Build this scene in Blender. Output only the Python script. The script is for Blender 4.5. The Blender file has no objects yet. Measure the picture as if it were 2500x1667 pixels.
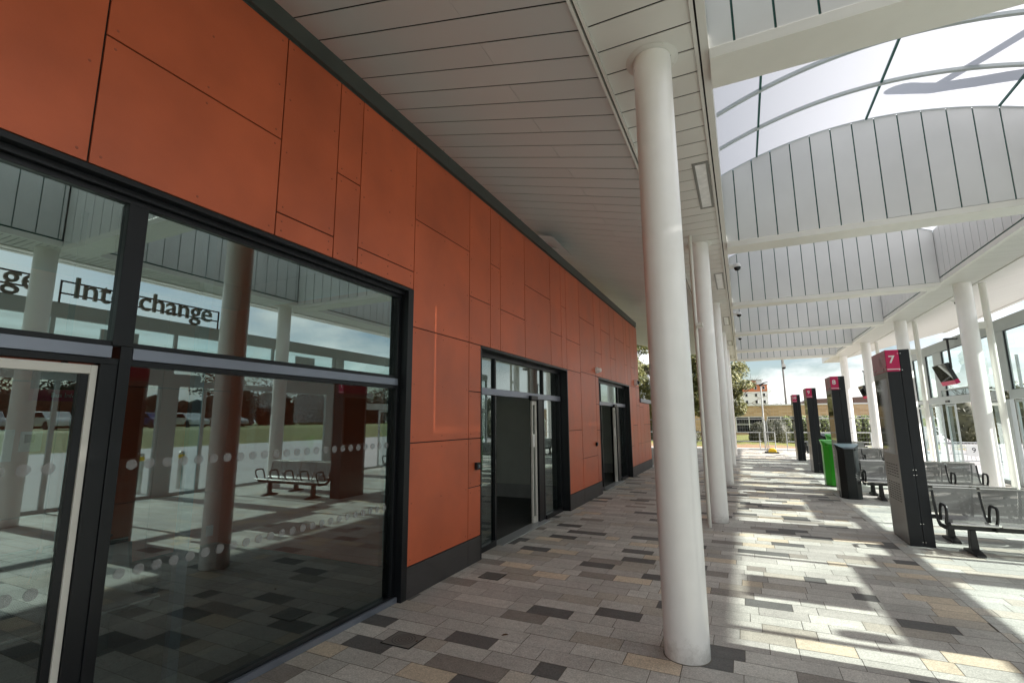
import bpy, math, random
from mathutils import Vector, Matrix
random.seed(7)
scene = bpy.context.scene
col = scene.collection
R = math.radians

# ------------------------------------------------------------------ materials
def new_mat(name):
    m = bpy.data.materials.new(name); m.use_nodes = True
    nt = m.node_tree
    return m, nt, nt.nodes['Principled BSDF']

def N(nt, kind, **kw):
    n = nt.nodes.new(kind)
    for k, v in kw.items():
        if k in n.inputs.keys(): n.inputs[k].default_value = v
        else: setattr(n, k, v)
    return n

def plain(name, c, rough=.5, metal=0., spec=.5, var=.08, scale=3., bump=0., bscale=200., coat=0., isl=0.):
    """painted / metal surface with faint tonal mottling, optional grain and grime"""
    m, nt, b = new_mat(name)
    b.inputs['Roughness'].default_value = rough
    b.inputs['Metallic'].default_value = metal
    b.inputs['Specular IOR Level'].default_value = spec
    b.inputs['Coat Weight'].default_value = coat
    tc = N(nt, 'ShaderNodeTexCoord')
    nz = N(nt, 'ShaderNodeTexNoise', Scale=scale, Detail=6.)
    nt.links.new(tc.outputs['Object'], nz.inputs['Vector'])
    mr = N(nt, 'ShaderNodeMapRange')
    mr.inputs['To Min'].default_value = 1 - var; mr.inputs['To Max'].default_value = 1 + var
    mr.inputs['From Min'].default_value = .3; mr.inputs['From Max'].default_value = .7
    nt.links.new(nz.outputs['Fac'], mr.inputs['Value'])
    mx = N(nt, 'ShaderNodeVectorMath', operation='SCALE')
    mx.inputs[0].default_value = c[:3]
    if isl:
        ge = N(nt, 'ShaderNodeNewGeometry'); ir = N(nt, 'ShaderNodeMapRange'); nt.links.new(ge.outputs['Random Per Island'], ir.inputs['Value'])
        ir.inputs['To Min'].default_value = 1-isl; ir.inputs['To Max'].default_value = 1+isl
        ml = N(nt, 'ShaderNodeMath', operation='MULTIPLY'); nt.links.new(ir.outputs[0], ml.inputs[0]); nt.links.new(mr.outputs['Result'], ml.inputs[1])
        nt.links.new(ml.outputs[0], mx.inputs['Scale'])
    else: nt.links.new(mr.outputs['Result'], mx.inputs['Scale'])
    nt.links.new(mx.outputs[0], b.inputs['Base Color'])
    # roughness variation
    mr2 = N(nt, 'ShaderNodeMapRange')
    mr2.inputs['To Min'].default_value = max(.03, rough * .8); mr2.inputs['To Max'].default_value = min(1, rough * 1.2)
    nt.links.new(nz.outputs['Fac'], mr2.inputs['Value'])
    nt.links.new(mr2.outputs['Result'], b.inputs['Roughness'])
    if bump:
        n2 = N(nt, 'ShaderNodeTexNoise', Scale=bscale, Detail=3.)
        nt.links.new(tc.outputs['Object'], n2.inputs['Vector'])
        bp = N(nt, 'ShaderNodeBump', Strength=bump, Distance=.01)
        nt.links.new(n2.outputs['Fac'], bp.inputs['Height'])
        nt.links.new(bp.outputs['Normal'], b.inputs['Normal'])
    return m

M = {}
M['orange'] = plain('orange_panel', (.51, .108, .042), .40, var=.14, scale=1.6, bump=.08, bscale=90, isl=.07)
M['fixing'] = plain('fixing_head', (.30, .07, .035), .5)
M['orange_in'] = plain('orange_inner_panel', (.80, .22, .12), .5, var=.08, scale=1.3)
M['void'] = plain('dark_void', (.01, .01, .01), .8)
M['plinth'] = plain('charcoal_plinth', (.045, .04, .04), .5, var=.15, scale=4)
M['black'] = plain('black_frame', (.008, .009, .011), .33, spec=.3, var=.1)
M['midframe'] = plain('grey_rail', (.22, .24, .29), .32, metal=.5)
M['coping'] = plain('dark_coping', (.05, .058, .052), .45, var=.15)
M['ceil'] = plain('ceiling_slat', (.58, .61, .61), .40, spec=.5, var=.012, scale=1.5, isl=.03)
M['soffit'] = plain('soffit_slat', (.70, .69, .65), .40, spec=.5, var=.012, scale=1.5, isl=.03)
M['gable'] = plain('gable_slat', (.66, .665, .655), .40, var=.05, scale=1.2, isl=.04)
M['joint'] = plain('green_joint', (.02, .10, .085), .6)
M['joint_dark'] = plain('dark_joint', (.012, .011, .010), .8)
M['bed'] = plain('joint_sand', (.17, .15, .12), .95, var=.3, scale=6)
M['beam'] = plain('beam_white', (.75, .74, .69), .4, var=.03)
M['column'] = plain('white_column', (.90, .89, .88), .3, var=.02, scale=6, coat=.2)
M['frame'] = plain('pale_frame', (.46, .50, .505), .35, var=.04)
M['leafframe'] = plain('door_leaf_frame', (.62, .60, .55), .35, var=.04)
M['kiosk'] = plain('kiosk_dark', (.010, .012, .016), .42, spec=.35, var=.15)
M['kioskside'] = plain('kiosk_side_metal', (.17, .16, .155), .34, metal=.75, var=.06)
M['screen'] = plain('glossy_screen', (.004, .004, .005), .05, spec=.5)
M['magenta'] = plain('magenta_band', (.55, .004, .095), .4, var=.02)
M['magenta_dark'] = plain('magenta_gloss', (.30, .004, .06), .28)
M['white'] = plain('white_paint', (.82, .82, .82), .45, var=.02)
M['bin'] = plain('bin_dark', (.010, .013, .014), .42, spec=.35, var=.15)
M['bin_top'] = plain('bin_hood', (.09, .12, .14), .35)
M['green'] = plain('green_bin', (.035, .42, .02), .35, var=.05)
M['blackcast'] = plain('black_cast_metal', (.012, .012, .013), .4)
M['steel'] = plain('bright_steel', (.62, .62, .60), .25, metal=.9)
M['galv'] = plain('galvanised_steel', (.55, .57, .58), .4, metal=.6)
M['yellow'] = plain('yellow_block', (.80, .52, .02), .55)
M['asphalt'] = plain('apron_concrete', (.40, .39, .40), .85, var=.12, scale=.8)
M['concrete'] = plain('pale_concrete', (.5, .48, .45), .85, var=.1, scale=1.5, bump=.2)
M['grey_cover'] = plain('inspection_cover', (.17, .165, .15), .6)
M['leafdry'] = plain('dry_leaf', (.10, .05, .025), .8)
M['bark'] = plain('bark', (.09, .07, .05), .9, var=.3, bump=.6, bscale=30)
M['soil'] = plain('soil', (.33, .21, .13), .95, var=.25, scale=4, bump=.4, bscale=20)
M['tile'] = plain('interior_tile', (.88, .90, .80), .35, var=.04)
M['lining'] = plain('interior_lining', (.6,.6,.57), .6)
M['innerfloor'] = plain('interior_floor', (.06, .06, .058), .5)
M['carblue'] = plain('car_blue', (.03, .06, .2), .2, coat=.5)
M['carsilver'] = plain('car_silver', (.5, .5, .52), .25, metal=.5, coat=.5)
M['carwhite'] = plain('car_white', (.75, .75, .75), .25, coat=.5)
M['carglass'] = plain('car_glass', (.01, .012, .015), .05)
M['tyre'] = plain('tyre', (.015, .015, .015), .8)
M['render'] = plain('white_render', (.8, .79, .77), .8, var=.04)
M['flatorange'] = plain('flats_orange', (.60, .20, .09), .7)
M['roof'] = plain('roof_membrane', (.30, .30, .30), .8)

def column_mat():
    m = plain('white_column', (.95, .935, .925), .3, var=.02, scale=6, coat=.3)
    nt = m.node_tree; b = nt.nodes['Principled BSDF']; src = b.inputs['Base Color'].links[0].from_socket
    tc = N(nt,'ShaderNodeTexCoord'); sp = N(nt,'ShaderNodeSeparateXYZ'); nt.links.new(tc.outputs['Object'], sp.inputs[0])
    nz = N(nt,'ShaderNodeTexNoise', Scale=9., Detail=9., Roughness=.75); nt.links.new(tc.outputs['Object'], nz.inputs['Vector'])
    mr = N(nt,'ShaderNodeMapRange'); mr.inputs['From Min'].default_value=0; mr.inputs['From Max'].default_value=.30; mr.inputs['To Min'].default_value=.34; mr.inputs['To Max'].default_value=-.1
    nt.links.new(sp.outputs[2], mr.inputs['Value'])
    ad = N(nt,'ShaderNodeMath', operation='ADD'); nt.links.new(mr.outputs[0], ad.inputs[0]); nt.links.new(nz.outputs['Fac'], ad.inputs[1])
    r2_ = N(nt,'ShaderNodeMapRange'); r2_.inputs['From Min'].default_value=.62; r2_.inputs['From Max'].default_value=.95; r2_.inputs['To Max'].default_value=.55; nt.links.new(ad.outputs[0], r2_.inputs['Value'])
    mx = N(nt,'ShaderNodeMix', data_type='RGBA'); mx.inputs['B'].default_value=(.34,.31,.27,1)
    nt.links.new(r2_.outputs[0], mx.inputs['Factor']); nt.links.new(src, mx.inputs['A']); nt.links.new(mx.outputs['Result'], b.inputs['Base Color'])
    return m
M['column'] = column_mat()
def leafy(name, a, b_, scale=1.2):
    m, nt, b = new_mat(name)
    tc = N(nt, 'ShaderNodeTexCoord')
    nz = N(nt, 'ShaderNodeTexNoise', Scale=scale, Detail=8., Roughness=.7)
    nt.links.new(tc.outputs['Object'], nz.inputs['Vector'])
    cr = N(nt, 'ShaderNodeValToRGB')
    cr.color_ramp.elements[0].position = .38; cr.color_ramp.elements[0].color = (*a, 1)
    cr.color_ramp.elements[1].position = .62; cr.color_ramp.elements[1].color = (*b_, 1)
    nt.links.new(nz.outputs['Fac'], cr.inputs['Fac'])
    nt.links.new(cr.outputs['Color'], b.inputs['Base Color'])
    b.inputs['Roughness'].default_value = .55
    return m
M['leaf'] = leafy('tree_leaf', (.03, .045, .01), (.20, .19, .05), 2.2)
M['hedge_dark'] = leafy('hedge_dark_leaf', (.018, .022, .008), (.07, .07, .03))
M['hedge_light'] = leafy('hedge_light_leaf', (.07, .11, .02), (.26, .30, .08))
M['woodland'] = plain('woodland_leaf', (.055,.047,.03), .95, spec=.05, var=.5, scale=.4)
M['grass'] = leafy('grass', (.10, .13, .03), (.25, .25, .08), 3)

def brick_mat():
    m, nt, b = new_mat('buff_brick')
    tc = N(nt, 'ShaderNodeTexCoord')
    mp = N(nt, 'ShaderNodeMapping'); mp.inputs['Rotation'].default_value = (R(90), 0, 0)
    nt.links.new(tc.outputs['Object'], mp.inputs['Vector'])
    br = N(nt, 'ShaderNodeTexBrick', Scale=1.)
    br.inputs['Brick Width'].default_value = .45; br.inputs['Row Height'].default_value = .15
    br.inputs['Mortar Size'].default_value = .012
    br.inputs['Color1'].default_value = (.64, .45, .27, 1); br.inputs['Color2'].default_value = (.50, .31, .16, 1)
    br.inputs['Mortar'].default_value = (.55, .47, .38, 1)
    nt.links.new(mp.outputs[0], br.inputs['Vector'])
    nt.links.new(br.outputs['Color'], b.inputs['Base Color'])
    b.inputs['Roughness'].default_value = .85
    return m
M['brick'] = brick_mat()

def slab_mat():
    m, nt, b = new_mat('granite_slab')
    at = N(nt, 'ShaderNodeAttribute', attribute_name='Col')
    tc = N(nt, 'ShaderNodeTexCoord')
    n1 = N(nt, 'ShaderNodeTexNoise', Scale=75., Detail=8., Roughness=.85)
    n2 = N(nt, 'ShaderNodeTexNoise', Scale=1.1, Detail=5.)
    n3 = N(nt, 'ShaderNodeTexNoise', Scale=18., Detail=5., Roughness=.7)
    for n in (n1, n2, n3): nt.links.new(tc.outputs['Object'], n.inputs['Vector'])
    def rng(n, lo, hi, a=.3, c=.7):
        r = N(nt, 'ShaderNodeMapRange'); r.inputs['From Min'].default_value = a; r.inputs['From Max'].default_value = c
        r.inputs['To Min'].default_value = lo; r.inputs['To Max'].default_value = hi
        nt.links.new(n.outputs['Fac'], r.inputs['Value']); return r
    a = rng(n1, .45, 1.55); c = rng(n2, .80, 1.12); d = rng(n3, .86, 1.12)
    m1 = N(nt, 'ShaderNodeMath', operation='MULTIPLY'); m2 = N(nt, 'ShaderNodeMath', operation='MULTIPLY')
    nt.links.new(a.outputs[0], m1.inputs[0]); nt.links.new(c.outputs[0], m1.inputs[1])
    nt.links.new(m1.outputs[0], m2.inputs[0]); nt.links.new(d.outputs[0], m2.inputs[1])
    sc = N(nt, 'ShaderNodeVectorMath', operation='SCALE')
    nt.links.new(at.outputs['Color'], sc.inputs[0]); nt.links.new(m2.outputs[0], sc.inputs['Scale'])
    nt.links.new(sc.outputs[0], b.inputs['Base Color'])
    b.inputs['Roughness'].default_value = .62; b.inputs['Specular IOR Level'].default_value = .35
    bp = N(nt, 'ShaderNodeBump', Strength=.5, Distance=.003)
    nt.links.new(n1.outputs['Fac'], bp.inputs['Height']); nt.links.new(bp.outputs['Normal'], b.inputs['Normal'])
    return m
M['slab'] = slab_mat()

def glass_mat(name, tint, refl=.12, refl_tint=(1, 1, 1), gain=1.0, rough=0.):
    """thin architectural glass: tinted transparency under a fresnel reflection"""
    m, nt, b = new_mat(name); nt.nodes.remove(b)
    out = nt.nodes['Material Output']
    tr = N(nt, 'ShaderNodeBsdfTransparent'); tr.inputs['Color'].default_value = (*tint, 1)
    gl = N(nt, 'ShaderNodeBsdfGlossy'); gl.inputs['Color'].default_value = (*refl_tint, 1); gl.inputs['Roughness'].default_value = rough
    ge = N(nt, 'ShaderNodeNewGeometry'); dt_ = N(nt, 'ShaderNodeVectorMath', operation='DOT_PRODUCT')
    nt.links.new(ge.outputs['Normal'], dt_.inputs[0]); nt.links.new(ge.outputs['Incoming'], dt_.inputs[1])
    ab = N(nt, 'ShaderNodeMath', operation='ABSOLUTE'); nt.links.new(dt_.outputs['Value'], ab.inputs[0])
    om = N(nt, 'ShaderNodeMath', operation='SUBTRACT'); om.inputs[0].default_value = 1.; nt.links.new(ab.outputs[0], om.inputs[1])
    pw = N(nt, 'ShaderNodeMath', operation='POWER'); pw.inputs[1].default_value = 5.; nt.links.new(om.outputs[0], pw.inputs[0])
    fr = N(nt, 'ShaderNodeMath', operation='MULTIPLY_ADD'); fr.inputs[1].default_value = .92; fr.inputs[2].default_value = .08; nt.links.new(pw.outputs[0], fr.inputs[0])
    mth = N(nt, 'ShaderNodeMath', operation='MULTIPLY_ADD', use_clamp=True)
    mth.inputs[1].default_value = gain; mth.inputs[2].default_value = refl
    nt.links.new(fr.outputs[0], mth.inputs[0])
    mx = N(nt, 'ShaderNodeMixShader')
    nt.links.new(mth.outputs[0], mx.inputs[0]); nt.links.new(tr.outputs[0], mx.inputs[1]); nt.links.new(gl.outputs[0], mx.inputs[2])
    nt.links.new(mx.outputs[0], out.inputs['Surface'])
    return m
M['glass'] = glass_mat('tinted_glass', (.46, .50, .50), .09, (.84, .98, .95), 1.1)
M['glass_upper'] = glass_mat('brightened_glass', (.36, .42, .41), .24, (.80, .98, .93), 1.1)  # same glass as the lower panes, reflection raised to brighten the upper ones
M['glass_inner'] = glass_mat('inner_glass_sheet', (.80, .86, .86), .05, (.9, .97, 1.0), .8)
M['glass_clear'] = glass_mat('clear_glass', (.82, .93, .92), .05, (.85, 1, 1), .8)
M['frost'] = glass_mat('frosted_dot', (.5, .5, .5), .15, rough=.4)

def dots_mat():
    m, nt, b = new_mat('frosted_vinyl'); 
    b.inputs['Base Color'].default_value = (.42, .43, .43, 1); b.inputs['Roughness'].default_value = .6
    tr = N(nt, 'ShaderNodeBsdfTransparent'); mx = N(nt, 'ShaderNodeMixShader', Fac=.28)
    nt.links.new(tr.outputs[0], mx.inputs[1]); nt.links.new(b.outputs[0], mx.inputs[2])
    nt.links.new(mx.outputs[0], nt.nodes['Material Output'].inputs['Surface'])
    return m
M['dots'] = dots_mat()

def vault_mat():
    m, nt, b = new_mat('translucent_rooflight'); nt.nodes.remove(b)
    tl = N(nt, 'ShaderNodeBsdfTranslucent'); tl.inputs['Color'].default_value = (.385, .395, .43, 1)
    df = N(nt, 'ShaderNodeBsdfDiffuse'); df.inputs['Color'].default_value = (.8, .82, .86, 1)
    mx = N(nt, 'ShaderNodeMixShader', Fac=.10)
    nt.links.new(tl.outputs[0], mx.inputs[1]); nt.links.new(df.outputs[0], mx.inputs[2])
    nt.links.new(mx.outputs[0], nt.nodes['Material Output'].inputs['Surface'])
    return m
M['vault'] = vault_mat()

def perf_mat(name, c, pitch=.013, hole=.36):
    """sheet steel with a staggered grid of punched holes"""
    m, nt, b = new_mat(name)
    b.inputs['Base Color'].default_value = (*c, 1); b.inputs['Metallic'].default_value = .55; b.inputs['Roughness'].default_value = .3
    uv = N(nt, 'ShaderNodeAttribute', attribute_name='UVMap'); uv.attribute_type = 'GEOMETRY'
    sp = N(nt, 'ShaderNodeSeparateXYZ'); nt.links.new(uv.outputs['Vector'], sp.inputs[0])
    def mth(op, a, b2=None, c2=None):
        n = N(nt, 'ShaderNodeMath', operation=op)
        for i, v in enumerate((a, b2, c2)):
            if v is None: continue
            if isinstance(v, (int, float)): n.inputs[i].default_value = v
            else: nt.links.new(v, n.inputs[i])
        return n.outputs[0]
    y = mth('DIVIDE', sp.outputs[1], pitch); row = mth('FLOOR', y)
    x = mth('ADD', mth('DIVIDE', sp.outputs[0], pitch), mth('MULTIPLY', row, .5))
    fx = mth('SUBTRACT', mth('FRACT', x), .5); fy = mth('SUBTRACT', mth('FRACT', y), .5)
    d = mth('SQRT', mth('ADD', mth('MULTIPLY', fx, fx), mth('MULTIPLY', fy, fy)))
    holev = mth('LESS_THAN', d, hole)
    tr = N(nt, 'ShaderNodeBsdfTransparent'); mx = N(nt, 'ShaderNodeMixShader')
    nt.links.new(holev, mx.inputs[0]); nt.links.new(b.outputs[0], mx.inputs[1]); nt.links.new(tr.outputs[0], mx.inputs[2])
    nt.links.new(mx.outputs[0], nt.nodes['Material Output'].inputs['Surface'])
    return m
M['perf'] = perf_mat('perforated_steel', (.24, .24, .235), .013, .26)

def emit_mat(name, c, s):
    m, nt, b = new_mat(name)
    b.inputs['Base Color'].default_value = (*c, 1)
    b.inputs['Emission Color'].default_value = (*c, 1); b.inputs['Emission Strength'].default_value = s
    return m
M['lampframe'] = plain('lamp_frame', (.22,.22,.20), .35, metal=.5)
M['diffuser'] = plain('lamp_diffuser', (.85, .85, .84), .25, var=.12, scale=9)

# ------------------------------------------------------------------ mesh helpers
OFF = {}
class MB:
    def __init__(s): s.v = []; s.f = []; s.smooth = []; s.uv = {}
    def add(s, vs, fs, smooth=False):
        o = len(s.v); s.v += [tuple(v) for v in vs]
        for f in fs: s.f.append(tuple(o + i for i in f)); s.smooth.append(smooth)
        return s
    def box(s, x0, x1, y0, y1, z0, z1):
        x0, x1 = sorted((x0, x1)); y0, y1 = sorted((y0, y1)); z0, z1 = sorted((z0, z1))
        return s.add([(x0,y0,z0),(x1,y0,z0),(x1,y1,z0),(x0,y1,z0),(x0,y0,z1),(x1,y0,z1),(x1,y1,z1),(x0,y1,z1)],
                     [(0,3,2,1),(4,5,6,7),(0,1,5,4),(1,2,6,5),(2,3,7,6),(3,0,4,7)])
    def para(s, p, u, v, w):
        p, u, v, w = map(Vector, (p, u, v, w))
        if u.cross(v).dot(w) < 0: u, v = v, u
        return s.add([p, p+u, p+u+v, p+v, p+w, p+u+w, p+u+v+w, p+v+w],
                     [(0,3,2,1),(4,5,6,7),(0,1,5,4),(1,2,6,5),(2,3,7,6),(3,0,4,7)])
    def prism(s, poly, axis, a, b):
        """extrude a 2-D polygon (list of 2-tuples) along an axis from a to b"""
        def P(q, t):
            if axis == 'z': return (q[0], q[1], t)
            if axis == 'y': return (q[0], t, q[1])
            return (t, q[0], q[1])
        n = len(poly)
        area = sum(poly[i][0]*poly[(i+1)%n][1]-poly[(i+1)%n][0]*poly[i][1] for i in range(n))
        flip = (area < 0) ^ (axis == 'y') ^ (b < a)
        vs = [P(q, a) for q in poly] + [P(q, b) for q in poly]
        fs = [tuple(range(n-1,-1,-1)), tuple(range(n, 2*n))] + [(i,(i+1)%n,n+(i+1)%n,n+i) for i in range(n)]
        if flip: fs = [tuple(reversed(f)) for f in fs]
        return s.add(vs, fs)
    def cyl(s, p0, p1, r0, r1=None, n=24, caps=True, smooth=True):
        r1 = r0 if r1 is None else r1
        p0, p1 = Vector(p0), Vector(p1); d = (p1-p0).normalized()
        a = d.orthogonal().normalized(); b = d.cross(a)
        vs = []
        for p, r in ((p0, r0), (p1, r1)):
            for i in range(n):
                t = 2*math.pi*i/n; vs.append(p + a*(r*math.cos(t)) + b*(r*math.sin(t)))
        s.add(vs, [(i,(i+1)%n,n+(i+1)%n,n+i) for i in range(n)], smooth)
        if caps:
            s.add(vs[:n], [tuple(range(n-1,-1,-1))]); s.add(vs[n:], [tuple(range(n))])
        return s
    def tube(s, pts, r, n=10):
        pts = [Vector(p) for p in pts]
        rings = []; ref = None
        for i, p in enumerate(pts):
            d = ((pts[min(i+1,len(pts)-1)] - p).normalized() + (p - pts[max(i-1,0)]).normalized())
            d = d.normalized() if d.length > 1e-6 else Vector((0,0,1))
            if ref is None: ref = d.orthogonal().normalized()
            a = (ref - d*ref.dot(d)).normalized(); ref = a; b = d.cross(a)
            rings.append([p + a*(r*math.cos(2*math.pi*k/n)) + b*(r*math.sin(2*math.pi*k/n)) for k in range(n)])
        vs = [v for rg in rings for v in rg]
        fs = [(i*n+k, i*n+(k+1)%n, (i+1)*n+(k+1)%n, (i+1)*n+k) for i in range(len(pts)-1) for k in range(n)]
        s.add(vs, fs, True)
        s.add(rings[0], [tuple(range(n-1,-1,-1))]); s.add(rings[-1], [tuple(range(n))])
        return s
    def lathe(s, prof, c, n=24):
        """profile of (r, z) pairs around the vertical axis at c"""
        vs = [(c[0]+r*math.cos(2*math.pi*k/n), c[1]+r*math.sin(2*math.pi*k/n), c[2]+z) for r, z in prof for k in range(n)]
        fs = [(i*n+k, i*n+(k+1)%n, (i+1)*n+(k+1)%n, (i+1)*n+k) for i in range(len(prof)-1) for k in range(n)]
        return s.add(vs, fs, True)
    def build(s, name, mat, parent=None, bevel=0.):
        off = Vector(OFF.get(parent.name, (0,0,0))) if parent else Vector((0,0,0))
        me = bpy.data.meshes.new(name)
        me.from_pydata([tuple(Vector(v)-off) for v in s.v], [], s.f)
        me.polygons.foreach_set('use_smooth', s.smooth)
        me.materials.append(mat); me.update()
        o = bpy.data.objects.new(name, me); col.objects.link(o)
        if parent: o.parent = parent
        OFF[o.name] = tuple(off)
        if bevel:
            b = o.modifiers.new('bevel', 'BEVEL'); b.width = bevel; b.segments = 2; b.limit_method = 'ANGLE'
        return o
def recentre(o, loc):
    """move a top-level mesh's origin to loc"""
    o.data.transform(Matrix.Translation(-Vector(loc))); o.location = loc; OFF[o.name] = tuple(loc); return o
def tag(o, label=None, cat=None, group=None, kind=None):
    if label: o['label'] = label
    if cat: o['category'] = cat
    if group: o['group'] = group
    if kind: o['kind'] = kind
    return o
def thing(name, label, cat, loc=(0,0,0), group=None):
    o = bpy.data.objects.new(name, None); col.objects.link(o); o.location = loc
    o.empty_display_size = .2
    OFF[o.name] = tuple(loc)
    return tag(o, label, cat, group)
def copy_tree(o, parent=None):
    c = o.copy(); col.objects.link(c)
    if parent: c.parent = parent
    OFF[c.name] = OFF[o.name]
    for ch in [x for x in bpy.data.objects if x.parent == o]: copy_tree(ch, c)
    return c
def dup(o, loc, label, rz=0.):
    c = copy_tree(o); c.location = loc; c.rotation_euler = (0,0,rz); c['label'] = label
    return c
def text(body, size, mat, parent, M4, name='lettering', extrude=.002, align='CENTER', bold=0.):
    cu = bpy.data.curves.new('txt', 'FONT'); cu.body = body; cu.size = size; cu.extrude = extrude
    cu.align_x = align; cu.align_y = 'CENTER'; cu.offset = bold; cu.resolution_u = 3
    t = bpy.data.objects.new('txt', cu); col.objects.link(t)
    bpy.context.view_layer.update()
    me = bpy.data.meshes.new_from_object(t.evaluated_get(bpy.context.evaluated_depsgraph_get()))
    bpy.data.objects.remove(t); bpy.data.curves.remove(cu)
    off = Vector(OFF.get(parent.name, (0,0,0))) if parent else Vector((0,0,0))
    me.transform(Matrix.Translation(-off) @ M4)
    me.materials.clear(); me.materials.append(mat)
    o = bpy.data.objects.new(name, me); col.objects.link(o)
    if parent: o.parent = parent
    OFF[o.name] = tuple(off)
    return o
def facing(p, right, up):
    """matrix putting a text's x along right and y along up at p"""
    rgt, upv = Vector(right).normalized(), Vector(up).normalized(); nrm = rgt.cross(upv)
    m = Matrix((( rgt[0], upv[0], nrm[0], p[0]), (rgt[1], upv[1], nrm[1], p[1]), (rgt[2], upv[2], nrm[2], p[2]), (0,0,0,1)))
    return m

# ------------------------------------------------------------------ key dimensions (metres)
XF = -3.157          # face of the orange building
HC = 4.98            # soffit height
XC, Y0, SP = -.51, 4.14, 5.26   # left column row
KX, KY, KS = 1.95, 8.68, 4.99   # information totems

# ------------------------------------------------------------------ ground
g = MB().add([(-900,-900,-.03),(900,-900,-.03),(900,900,-.03),(-900,900,-.03)], [(0,1,2,3)])
tag(g.build('ground', M['grass']), kind='structure')
bed = MB().box(-12, 6.6, -12, 30.6, -.03, -.006)
tag(bed.build('paving_bed', M['bed']), kind='structure')

def paving(name, x0, x1, y0, y1, palette, lens, pitch=.2, gap=.0025):
    vs, fs, cs = [], [], []
    y = y0; 
    while y < y1 - .01:
        x = x0 - random.random()*.4; prev = None
        while x < x1:
            L = random.choices(lens[0], lens[1])[0]
            a, b = max(x, x0), min(x+L, x1)
            if b - a > .02:
                k = random.choices(range(len(palette)), [p[1] for p in palette])[0]
                if k == prev and palette[k][2]: k = 0
                prev = k
                c = palette[k][0]; j = random.uniform(.90, 1.09)
                o = len(vs)
                dz = random.uniform(-.0008, .0008)
                vs += [(a+gap,y+gap,dz),(b-gap,y+gap,dz),(b-gap,y+pitch-gap,dz),(a+gap,y+pitch-gap,dz)]
                fs.append((o,o+1,o+2,o+3)); cs.append([v*j for v in c])
            x += L
        y += pitch
    me = bpy.data.meshes.new(name); me.from_pydata(vs, [], fs)
    at = me.color_attributes.new('Col', 'FLOAT_COLOR', 'CORNER')
    flat = []
    for c in cs: flat += [*c, 1]*4
    at.data.foreach_set('color', flat)
    me.materials.append(M['slab'])
    o = bpy.data.objects.new(name, me); col.objects.link(o)
    return tag(o, kind='structure')
mixpal = [((.55,.53,.485), 30, False), ((.48,.455,.42), 24, False), ((.60,.575,.525), 16, False), ((.14,.136,.13), 13, True), ((.66,.56,.43), 11, True), ((.47,.43,.37), 12, False), ((.30,.27,.24), 5, True)]
paving('paving', -3.3, 1.78, -6, 30.6, mixpal, ([.4,.2,.6], [8,2,1]))
palepal = [((.58,.58,.535), 40, False), ((.52,.52,.485), 30, False), ((.57,.53,.46), 14, False), ((.42,.43,.41), 8, False)]
paving('pale_paving', 1.78, 6.6, -6, 30.6, palepal, ([.6,.4], [3,2]), .2)
MB().box(1.765,1.795,-6,30.6,.001,.004)
# indoor floor seen through the big window
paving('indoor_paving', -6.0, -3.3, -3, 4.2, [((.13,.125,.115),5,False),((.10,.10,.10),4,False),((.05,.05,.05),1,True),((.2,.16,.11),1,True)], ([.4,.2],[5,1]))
tag(MB().add([(6.6,-80,-.004),(31,-80,-.004),(31,120,-.004),(6.6,120,-.004)],[(0,1,2,3)]).build('bus_apron', M['asphalt']), kind='structure')
tag(MB().add([(-30,30.6,-.006),(6.6,30.6,-.006),(6.6,33.2,-.006),(-30,33.2,-.006)],[(0,1,2,3)]).build('path', M['concrete']), kind='structure')
# soil and grass bank behind the fence
nx, ny = 60, 16
vs = []; fs = []
for j in range(ny+1):
    for i in range(nx+1):
        x = -30 + 42*i/nx; y = 33.0 + 16*j/ny
        z = -.01 + .30*min(1, (y-33.0)/3)*(.55+.45*math.sin(x*.9+1.2)) * (1 if x < 3 else max(0, 1-(x-3)/3)) + .03*math.sin(x*3.1+y*2)*min(1,(y-33))
        vs.append((x,y,z))
for j in range(ny):
    for i in range(nx): a=j*(nx+1)+i; fs.append((a,a+1,a+nx+2,a+nx+1))
gb = MB().add(vs, fs, True)
def bank_mat():
    m, nt, b = new_mat('grass_and_soil')
    tc = N(nt,'ShaderNodeTexCoord'); sp = N(nt,'ShaderNodeSeparateXYZ'); nz = N(nt,'ShaderNodeTexNoise', Scale=1.5, Detail=8.)
    nt.links.new(tc.outputs['Object'], sp.inputs[0]); nt.links.new(tc.outputs['Object'], nz.inputs['Vector'])
    ad = N(nt,'ShaderNodeMath', operation='MULTIPLY_ADD'); ad.inputs[1].default_value = 3.
    nt.links.new(nz.outputs['Fac'], ad.inputs[0]); nt.links.new(sp.outputs[1], ad.inputs[2])
    mr = N(nt,'ShaderNodeMapRange'); mr.inputs['From Min'].default_value = 35.4; mr.inputs['From Max'].default_value = 36.4
    nt.links.new(ad.outputs[0], mr.inputs['Value'])
    n2 = N(nt,'ShaderNodeTexNoise', Scale=9., Detail=8.); nt.links.new(tc.outputs['Object'], n2.inputs['Vector'])
    cg = N(nt,'ShaderNodeValToRGB'); cg.color_ramp.elements[0].color=(.09,.12,.02,1); cg.color_ramp.elements[1].color=(.30,.30,.09,1)
    nt.links.new(n2.outputs['Fac'], cg.inputs['Fac'])
    mx = N(nt,'ShaderNodeMix', data_type='RGBA'); mx.inputs['A'].default_value=(.36,.23,.14,1)
    nt.links.new(mr.outputs[0], mx.inputs['Factor']); nt.links.new(cg.outputs[0], mx.inputs['B'])
    nt.links.new(mx.outputs['Result'], b.inputs['Base Color']); b.inputs['Roughness'].default_value=.95
    return m
tag(gb.build('grass_bank', bank_mat()), kind='structure')
tag(MB().prism([(31,-.02),(36,1.1),(40,1.3),(60,1.3),(60,-.02)],'y',-80,120).build('far_grass_bank', M['grass']), kind='structure')

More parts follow.
